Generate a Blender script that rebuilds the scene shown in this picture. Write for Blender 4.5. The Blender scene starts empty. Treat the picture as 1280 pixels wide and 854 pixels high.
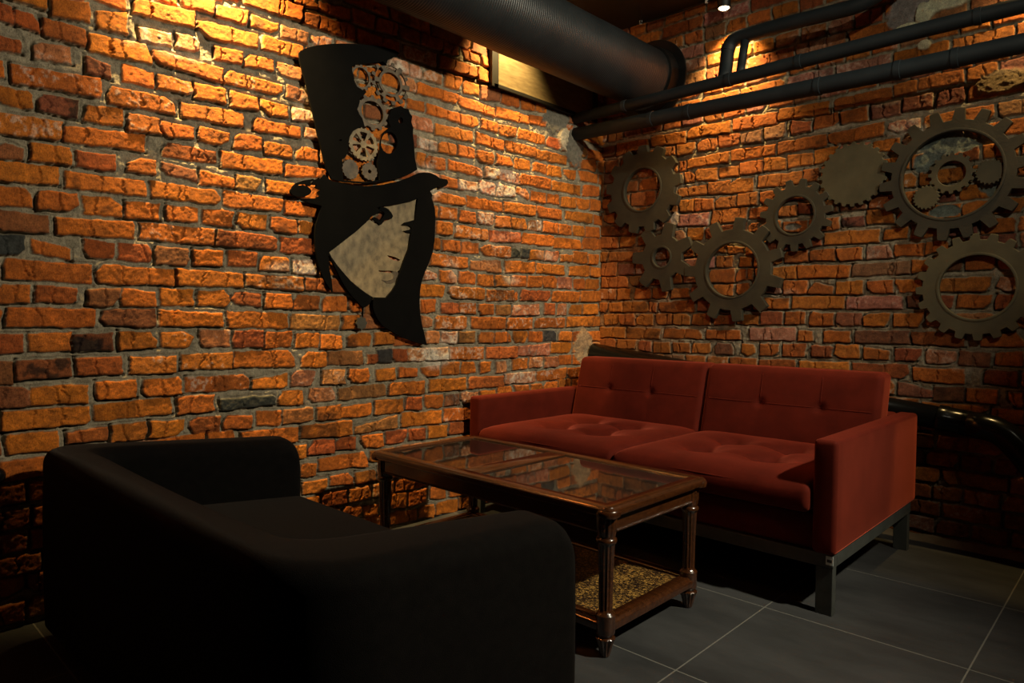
import bpy, bmesh, math, random
import numpy as np
from mathutils import Vector, Matrix
PI = math.pi
random.seed(7)
COL = bpy.context.scene.collection
SC = bpy.context.scene

# ---------------------------------------------------------------- materials
def new_mat(name):
    m = bpy.data.materials.new(name); m.use_nodes = True
    nt = m.node_tree; nt.nodes.clear()
    out = nt.nodes.new('ShaderNodeOutputMaterial'); b = nt.nodes.new('ShaderNodeBsdfPrincipled')
    nt.links.new(b.outputs[0], out.inputs[0])
    return m, nt, b
def ramp(nt, fac, stops):
    r = nt.nodes.new('ShaderNodeValToRGB'); e = r.color_ramp.elements
    e[0].position, e[0].color = stops[0][0], (*stops[0][1], 1)
    e[1].position, e[1].color = stops[1][0], (*stops[1][1], 1)
    for p, c in stops[2:]:
        k = e.new(p); k.color = (*c, 1)
    nt.links.new(fac, r.inputs[0]); return r.outputs[0]
def coords(nt, scale=(1, 1, 1)):
    t = nt.nodes.new('ShaderNodeTexCoord'); mp = nt.nodes.new('ShaderNodeMapping')
    mp.inputs['Scale'].default_value = scale
    nt.links.new(t.outputs['Object'], mp.inputs[0]); return mp.outputs[0]
def noise(nt, vec, scale, detail=4, rough=.6):
    n = nt.nodes.new('ShaderNodeTexNoise'); n.inputs['Scale'].default_value = scale
    n.inputs['Detail'].default_value = detail; n.inputs['Roughness'].default_value = rough
    nt.links.new(vec, n.inputs['Vector']); return n.outputs['Fac']
def bump(nt, b, h, strength, dist):
    k = nt.nodes.new('ShaderNodeBump'); k.inputs['Strength'].default_value = strength
    k.inputs['Distance'].default_value = dist
    nt.links.new(h, k.inputs['Height']); nt.links.new(k.outputs[0], b.inputs['Normal'])
def simple(name, c1, c2, scale=8, rough=.6, metal=0, bs=.3, bd=.002, bscale=200, stretch=(1, 1, 1), spec=.5, sheen=0, sheen_tint=None, coat=0):
    m, nt, b = new_mat(name)
    v = coords(nt, stretch)
    nt.links.new(ramp(nt, noise(nt, v, scale), [(.3, c1), (.7, c2)]), b.inputs['Base Color'])
    b.inputs['Roughness'].default_value = rough; b.inputs['Metallic'].default_value = metal
    b.inputs['Specular IOR Level'].default_value = spec
    if sheen:
        b.inputs['Sheen Weight'].default_value = sheen; b.inputs['Sheen Roughness'].default_value = .35
        if sheen_tint: b.inputs['Sheen Tint'].default_value = (*sheen_tint, 1)
    if coat: b.inputs['Coat Weight'].default_value = coat; b.inputs['Coat Roughness'].default_value = .12
    if bs: bump(nt, b, noise(nt, v, bscale, 3), bs, bd)
    return m

M = {}
def brick_wall_mat():
    m, nt, b = new_mat('old brick masonry')
    a = nt.nodes.new('ShaderNodeAttribute'); a.attribute_name = 'Col'
    v = coords(nt)
    sp = ramp(nt, noise(nt, coords(nt, (1.6, 1.6, .7)), 230, 3, .8), [(.30, (.30, .30, .30)), (.47, (.95, .95, .95)), (.72, (1.35, 1.35, 1.3))])
    sp2 = ramp(nt, noise(nt, v, 60, 5, .7), [(.3, (.72, .72, .72)), (.65, (1.12, 1.12, 1.12))])
    x = nt.nodes.new('ShaderNodeMix'); x.data_type = 'RGBA'; x.blend_type = 'MULTIPLY'; x.inputs[0].default_value = 1
    nt.links.new(a.outputs['Color'], x.inputs[6]); nt.links.new(sp, x.inputs[7])
    y = nt.nodes.new('ShaderNodeMix'); y.data_type = 'RGBA'; y.blend_type = 'MULTIPLY'; y.inputs[0].default_value = 1
    nt.links.new(x.outputs[2], y.inputs[6]); nt.links.new(sp2, y.inputs[7])
    nt.links.new(y.outputs[2], b.inputs['Base Color'])
    b.inputs['Roughness'].default_value = .8; b.inputs['Specular IOR Level'].default_value = .3
    bump(nt, b, noise(nt, v, 210, 5, .8), 1.0, .006)
    return m
M['wall'] = brick_wall_mat()
def plain_brick():
    m, nt, b = new_mat('plain brick')
    v = coords(nt, (1, 1, 1))
    # masonry on walls seen only from other positions
    t = nt.nodes.new('ShaderNodeTexBrick'); t.inputs['Scale'].default_value = 4
    t.inputs['Color1'].default_value = (.30, .08, .025, 1); t.inputs['Color2'].default_value = (.2, .055, .02, 1)
    t.inputs['Mortar'].default_value = (.14, .12, .09, 1); t.inputs['Mortar Size'].default_value = .025
    sx = nt.nodes.new('ShaderNodeSeparateXYZ'); cx = nt.nodes.new('ShaderNodeCombineXYZ'); ad = nt.nodes.new('ShaderNodeMath')
    nt.links.new(v, sx.inputs[0]); nt.links.new(sx.outputs[0], ad.inputs[0]); nt.links.new(sx.outputs[1], ad.inputs[1])
    nt.links.new(ad.outputs[0], cx.inputs[0]); nt.links.new(sx.outputs[2], cx.inputs[1]); nt.links.new(cx.outputs[0], t.inputs['Vector'])
    nt.links.new(t.outputs['Color'], b.inputs['Base Color']); b.inputs['Roughness'].default_value = .9
    bump(nt, b, t.outputs['Fac'], -.6, .01)
    return m
M['plain'] = plain_brick()
def tile_mat():
    m, nt, b = new_mat('slate floor tile')
    v = coords(nt)
    n1 = noise(nt, coords(nt, (1, 2.4, 1)), 2.2, 9, .62)
    c = ramp(nt, n1, [(.3, (.024, .025, .026)), (.72, (.056, .057, .058))])
    sx = nt.nodes.new('ShaderNodeSeparateXYZ'); nt.links.new(v, sx.inputs[0])
    def line(sock, off):
        # distance to the nearest joint of a 0.603 m grid
        def mth(op, a, bb=None):
            k = nt.nodes.new('ShaderNodeMath'); k.operation = op
            if isinstance(a, float): k.inputs[0].default_value = a
            else: nt.links.new(a, k.inputs[0])
            if bb is not None:
                if isinstance(bb, float): k.inputs[1].default_value = bb
                else: nt.links.new(bb, k.inputs[1])
            return k.outputs[0]
        p = mth('PINGPONG', mth('ADD', sock, off), .3015)
        return p, mth
    px_, mth = line(sx.outputs[0], 20 * .603 - 2.245)
    py_, _ = line(sx.outputs[1], 20 * .603 + .643)
    mn = mth('MINIMUM', px_, py_)
    wob = mth('MULTIPLY', noise(nt, v, 90, 2), .0012)
    g = mth('LESS_THAN', mn, mth('ADD', wob, .0017))
    x = nt.nodes.new('ShaderNodeMix'); x.data_type = 'RGBA'
    nt.links.new(g, x.inputs[0]); nt.links.new(c, x.inputs[6]); x.inputs[7].default_value = (.15, .147, .13, 1)
    nt.links.new(x.outputs[2], b.inputs['Base Color'])
    b.inputs['Roughness'].default_value = .55; b.inputs['Specular IOR Level'].default_value = .35
    hh = mth('SUBTRACT', noise(nt, coords(nt, (1, 2.6, 1)), 7, 8, .6), mth('MULTIPLY', g, .5))
    bump(nt, b, hh, .5, .006)
    return m
M['tile'] = tile_mat()
M['ceiling'] = simple('dark ceiling board', (.02, .017, .013), (.035, .028, .021), 2.5, .75, bs=.2, bscale=30)
M['screed'] = simple('sandy screed', (.22, .15, .08), (.36, .26, .15), 12, .9, bs=.8, bd=.004, bscale=60)
M['velvet'] = simple('rust red velvet', (.060, .0075, .0040), (.092, .0110, .0058), 9, .8, bs=.3, bd=.0015, bscale=380, spec=.05, sheen=.62, sheen_tint=(1, .20, .115))
M['velvet_dark'] = simple('rust red velvet seam', (.03, .004, .002), (.04, .005, .003), 9, .9, bs=0, spec=.1)
M['blackcloth'] = simple('black woven cloth', (.0028, .0023, .0021), (.0045, .0037, .0033), 40, .92, bs=.6, bd=.0015, bscale=600, spec=.06, sheen=.05, sheen_tint=(1, .8, .65))
M['steel'] = simple('grey painted steel', (.055, .060, .054), (.085, .09, .082), 14, .5, .3, bs=.2, bscale=120)
M['gear'] = simple('dark patinated gear board', (.022, .019, .011), (.046, .040, .023), 7, .62, .1, bs=.4, bd=.002, bscale=90, stretch=(1, 1, 1.0))
M['gearlight'] = simple('brass coloured gear board', (.058, .050, .026), (.095, .082, .043), 9, .58, .15, bs=.3, bd=.001, bscale=120)
M['blackboard'] = simple('black painted panel', (.0012, .0012, .0012), (.0022, .0021, .002), 12, .8, bs=.1, bscale=90, spec=.06)
M['brass'] = simple('mottled aged brass sheet', (.085, .062, .030), (.25, .185, .095), 30, .6, .15, bs=.3, bd=.001, bscale=160, stretch=(1, 1.1, .8))
M['brassdk'] = simple('aged brass gears', (.030, .022, .012), (.105, .074, .042), 34, .55, .25, bs=.3, bd=.001, bscale=160)
M['duct'] = simple('black flexible duct', (.009, .0115, .013), (.015, .018, .020), 6, .45, bs=.15, bscale=120, spec=.4)
M['pipe'] = simple('matt black pipe insulation', (.0055, .0095, .012), (.010, .0155, .019), 9, .62, bs=.3, bd=.001, bscale=150, spec=.35)
M['pvc'] = simple('glossy black pipe', (.003, .003, .003), (.005, .005, .0045), 5, .20, bs=.05, bscale=60, spec=.3)
M['galv'] = simple('galvanised sheet', (.30, .23, .13), (.48, .38, .22), 14, .42, .8, bs=.25, bd=.001, bscale=70, stretch=(1, 1, 5))
M['blacksteel'] = simple('black steel', (.006, .006, .006), (.012, .011, .01), 10, .5, .2, bs=.2, bscale=80)
M['label'] = simple('white paper label', (.72, .78, .76), (.8, .85, .83), 30, .6, bs=0)
M['ink'] = simple('black ink', (.02, .02, .02), (.03, .03, .03), 30, .6, bs=0)
def wood():
    m, nt, b = new_mat('dark lacquered walnut')
    v = coords(nt, (1, 1, 1))
    n = noise(nt, coords(nt, (2.5, 30, 30)), 3, 6, .6)
    nt.links.new(ramp(nt, n, [(.3, (.020, .006, .002)), (.7, (.070, .022, .006))]), b.inputs['Base Color'])
    b.inputs['Roughness'].default_value = .24; b.inputs['Coat Weight'].default_value = .8; b.inputs['Coat Roughness'].default_value = .12
    bump(nt, b, noise(nt, v, 120, 4), .12, .001)
    return m
M['wood'] = wood()
def cane():
    m, nt, b = new_mat('woven cane')
    v = coords(nt)
    w1 = nt.nodes.new('ShaderNodeTexWave'); w1.inputs['Scale'].default_value = 50; w1.bands_direction = 'X'
    w2 = nt.nodes.new('ShaderNodeTexWave'); w2.inputs['Scale'].default_value = 50; w2.bands_direction = 'Y'
    for w in (w1, w2): nt.links.new(v, w.inputs[0])
    def mth(op, a, c, k=None):
        q = nt.nodes.new('ShaderNodeMath'); q.operation = op; nt.links.new(a, q.inputs[0])
        if k is None: nt.links.new(c, q.inputs[1])
        else: q.inputs[1].default_value = k
        return q.outputs[0]
    weave = mth('MAXIMUM', w1.outputs['Fac'], w2.outputs['Fac'])
    worn_glint = mth('ADD', mth('MULTIPLY', noise(nt, v, 105, 2, .8), None, 1.5), mth('MULTIPLY', noise(nt, v, 13, 3), None, .5))  # fine noise: gold sparkle painted into the colour; coarse noise: worn patches
    f = mth('ADD', worn_glint, mth('MULTIPLY', weave, None, .22))
    mr = nt.nodes.new('ShaderNodeMapRange'); mr.inputs['From Min'].default_value = 1.14; mr.inputs['From Max'].default_value = 1.44
    nt.links.new(f, mr.inputs['Value'])
    nt.links.new(ramp(nt, mr.outputs[0], [(0, (.018, .008, .004)), (1, (.62, .34, .075))]), b.inputs['Base Color'])
    b.inputs['Roughness'].default_value = .38
    bump(nt, b, weave, .8, .003)
    return m
M['cane'] = cane()
def glass():
    m, nt, b = new_mat('smoked glass')
    v = coords(nt)
    b.inputs['Base Color'].default_value = (.18, .15, .12, 1); b.inputs['Transmission Weight'].default_value = .9
    b.inputs['IOR'].default_value = 1.52
    r = nt.nodes.new('ShaderNodeMapRange'); r.inputs['To Min'].default_value = .01; r.inputs['To Max'].default_value = .05
    nt.links.new(noise(nt, v, 12), r.inputs['Value']); nt.links.new(r.outputs[0], b.inputs['Roughness'])
    return m
M['glass'] = glass()
def glow(name, c, s):
    m = bpy.data.materials.new(name); m.use_nodes = True; nt = m.node_tree; nt.nodes.clear()
    o = nt.nodes.new('ShaderNodeOutputMaterial'); e = nt.nodes.new('ShaderNodeEmission')
    e.inputs[0].default_value = (*c, 1); e.inputs[1].default_value = s; nt.links.new(e.outputs[0], o.inputs[0]); return m
M['lens'] = glow('lit lamp lens', (1, .72, .38), 14)

# ---------------------------------------------------------------- object helpers
def link(name, mesh, mat, parent=None, smooth=False, **props):
    o = bpy.data.objects.new(name, mesh); COL.objects.link(o)
    if mat is not None and not mesh.materials: mesh.materials.append(mat)
    if smooth:
        mesh.polygons.foreach_set('use_smooth', [True] * len(mesh.polygons))
    if parent is not None: o.parent = parent
    for k, v in props.items(): o[k] = v
    return o
def obj(name, bm, mat, parent=None, smooth=False, sharp=None, **props):
    bmesh.ops.recalc_face_normals(bm, faces=bm.faces)
    me = bpy.data.meshes.new(name); bm.to_mesh(me); bm.free()
    o = link(name, me, mat, parent, smooth or sharp is not None, **props)
    if sharp is not None:
        me.set_sharp_from_angle(angle=math.radians(sharp))
    return o
def empty(name, loc, label, cat, group=None, rz=0):
    o = bpy.data.objects.new(name, None); COL.objects.link(o)
    o.location = loc; o.rotation_euler = (0, 0, rz); o.empty_display_size = .1
    o['label'] = label; o['category'] = cat
    if group: o['group'] = group
    return o
def add_box(bm, x0, x1, y0, y1, z0, z1, bev=0, seg=2):
    r = bmesh.ops.create_cube(bm, size=1)
    vs = r['verts']
    for v in vs:
        v.co = Vector((x0 + (v.co.x + .5) * (x1 - x0), y0 + (v.co.y + .5) * (y1 - y0), z0 + (v.co.z + .5) * (z1 - z0)))
    if bev:
        es = list({e for v in vs for e in v.link_edges})
        bmesh.ops.bevel(bm, geom=es, offset=bev, segments=seg, affect='EDGES', profile=.5)
    return bm
def box(*a, **k): return add_box(bmesh.new(), *a, **k)
def tube_bm(path, radii, n=20, bm=None, cap=True):
    bm = bm or bmesh.new(); path = [Vector(p) for p in path]; rings = []
    if not hasattr(radii, '__len__'): radii = [radii] * len(path)
    up = None
    for i, p in enumerate(path):
        t = (path[min(i + 1, len(path) - 1)] - path[max(i - 1, 0)]).normalized()
        if up is None:
            up = Vector((0, 0, 1)) if abs(t.z) < .9 else Vector((1, 0, 0))
        a = (up - t * up.dot(t)).normalized(); up = a; b = t.cross(a)
        rings.append([bm.verts.new(p + (a * math.cos(2 * PI * k / n) + b * math.sin(2 * PI * k / n)) * radii[i]) for k in range(n)])
    for r0, r1 in zip(rings, rings[1:]):
        for k in range(n): bm.faces.new((r0[k], r0[(k + 1) % n], r1[(k + 1) % n], r1[k]))
    if cap:
        bm.faces.new(rings[0]); bm.faces.new(rings[-1][::-1])
    return bm
def lathe_bm(prof, cx=0, cy=0, n=36, flute=None, bm=None):
    """prof: (r, z, flute_depth)"""
    bm = bm or bmesh.new(); rings = []
    for p in prof:
        r, z = p[0], p[1]; fd = p[2] if len(p) > 2 else 0
        rings.append([bm.verts.new((cx + (r - fd * (.5 + .5 * math.cos(flute * 2 * PI * k / n) if flute else 0)) * math.cos(2 * PI * k / n),
                                    cy + (r - fd * (.5 + .5 * math.cos(flute * 2 * PI * k / n) if flute else 0)) * math.sin(2 * PI * k / n), z)) for k in range(n)])
    for r0, r1 in zip(rings, rings[1:]):
        for k in range(n): bm.faces.new((r0[k], r0[(k + 1) % n], r1[(k + 1) % n], r1[k]))
    bm.faces.new(rings[0]); bm.faces.new(rings[-1][::-1])
    return bm
def rounded_bm(x0, x1, y0, y1, z0, z1, r, step=.02, fn=None, nr=5):
    """box with rounded edges on a dense grid; fn(x,y,z)->(x,y,z) shapes it"""
    bm = bmesh.new()
    def ax(a, b):
        t = [a + r * (1 - math.cos(PI / 2 * k / nr)) for k in range(nr + 1)]
        n = max(2, int((b - a - 2 * r) / step)); m_ = [a + r + (b - a - 2 * r) * k / n for k in range(1, n)]
        return t + m_ + [b - r * (1 - math.cos(PI / 2 * k / nr)) for k in range(nr, -1, -1)]
    X, Y, Z = ax(x0, x1), ax(y0, y1), ax(z0, z1)
    cache = {}
    def V(x, y, z):
        k = (round(x, 6), round(y, 6), round(z, 6))
        if k in cache: return cache[k]
        c = Vector((min(max(x, x0 + r), x1 - r), min(max(y, y0 + r), y1 - r), min(max(z, z0 + r), z1 - r)))
        d = Vector((x, y, z)) - c
        p = c + d.normalized() * r if d.length > 1e-9 else c
        if fn: p = Vector(fn(*p))
        cache[k] = bm.verts.new(p); return cache[k]
    def face(A, B, f):
        for i in range(len(A) - 1):
            for j in range(len(B) - 1):
                bm.faces.new([V(*f(A[i], B[j])), V(*f(A[i + 1], B[j])), V(*f(A[i + 1], B[j + 1])), V(*f(A[i], B[j + 1]))])
    face(X, Y, lambda a, b: (a, b, z0)); face(X, Y, lambda a, b: (a, b, z1))
    face(X, Z, lambda a, b: (a, y0, b)); face(X, Z, lambda a, b: (a, y1, b))
    face(Y, Z, lambda a, b: (x0, a, b)); face(Y, Z, lambda a, b: (x1, a, b))
    return bm
def plate(name, loops, x, th, mat, parent):
    """cut sheet standing in the plane x = const; loops are (y, z) in mm, first the outline, then its holes"""
    cu = bpy.data.curves.new(name, 'CURVE'); cu.dimensions = '2D'; cu.fill_mode = 'BOTH'; cu.extrude = th / 2
    for lp in loops:
        s = cu.splines.new('POLY'); s.points.add(len(lp) - 1); s.use_cyclic_u = True
        for q, (a, b) in zip(s.points, lp): q.co = (a / 1000, b / 1000, 0, 1)
    t = bpy.data.objects.new('outline', cu); COL.objects.link(t)
    bpy.context.view_layer.update()
    me = bpy.data.meshes.new_from_object(t.evaluated_get(bpy.context.evaluated_depsgraph_get()))
    bpy.data.objects.remove(t); bpy.data.curves.remove(cu)
    me.transform(Matrix(((0, 0, 1, x + th / 2), (1, 0, 0, 0), (0, 1, 0, 0), (0, 0, 0, 1))))
    me.materials.clear(); me.name = name
    return link(name, me, mat, parent)
def gear_bm(R, rin, teeth, depth, th, fr=(.30, .16), K=12, phase=0, bevel=.0):
    """gear lying in XZ, thickness along -Y (front at -th). fr = half share of a pitch at tooth root and tip"""
    bm = bmesh.new(); pts = []
    root = R - depth
    for i in range(teeth):
        a0 = 2 * PI * i / teeth + phase; w = 2 * PI / teeth
        for f, rr in ((-fr[0], root), (-fr[1], R), (0, R * 1.004), (fr[1], R), (fr[0], root), (.5, root)):
            pts.append((a0 + f * w, rr))
    n = len(pts)
    F, B, FI, BI = [], [], [], []
    for a, rr in pts:
        c, s = math.cos(a), math.sin(a)
        F.append(bm.verts.new((rr * c, -th, rr * s))); B.append(bm.verts.new((rr * c, 0, rr * s)))
        if rin: FI.append(bm.verts.new((rin * c, -th, rin * s))); BI.append(bm.verts.new((rin * c, 0, rin * s)))
    if not rin:
        cf, cb = bm.verts.new((0, -th, 0)), bm.verts.new((0, 0, 0))
    for i in range(n):
        j = (i + 1) % n
        bm.faces.new((F[i], F[j], B[j], B[i]))
        if rin:
            bm.faces.new((FI[i], FI[j], F[j], F[i])); bm.faces.new((B[i], B[j], BI[j], BI[i])); bm.faces.new((BI[i], BI[j], FI[j], FI[i]))
        else:
            bm.faces.new((cf, F[j], F[i])); bm.faces.new((cb, B[i], B[j]))
    return bm

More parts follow.
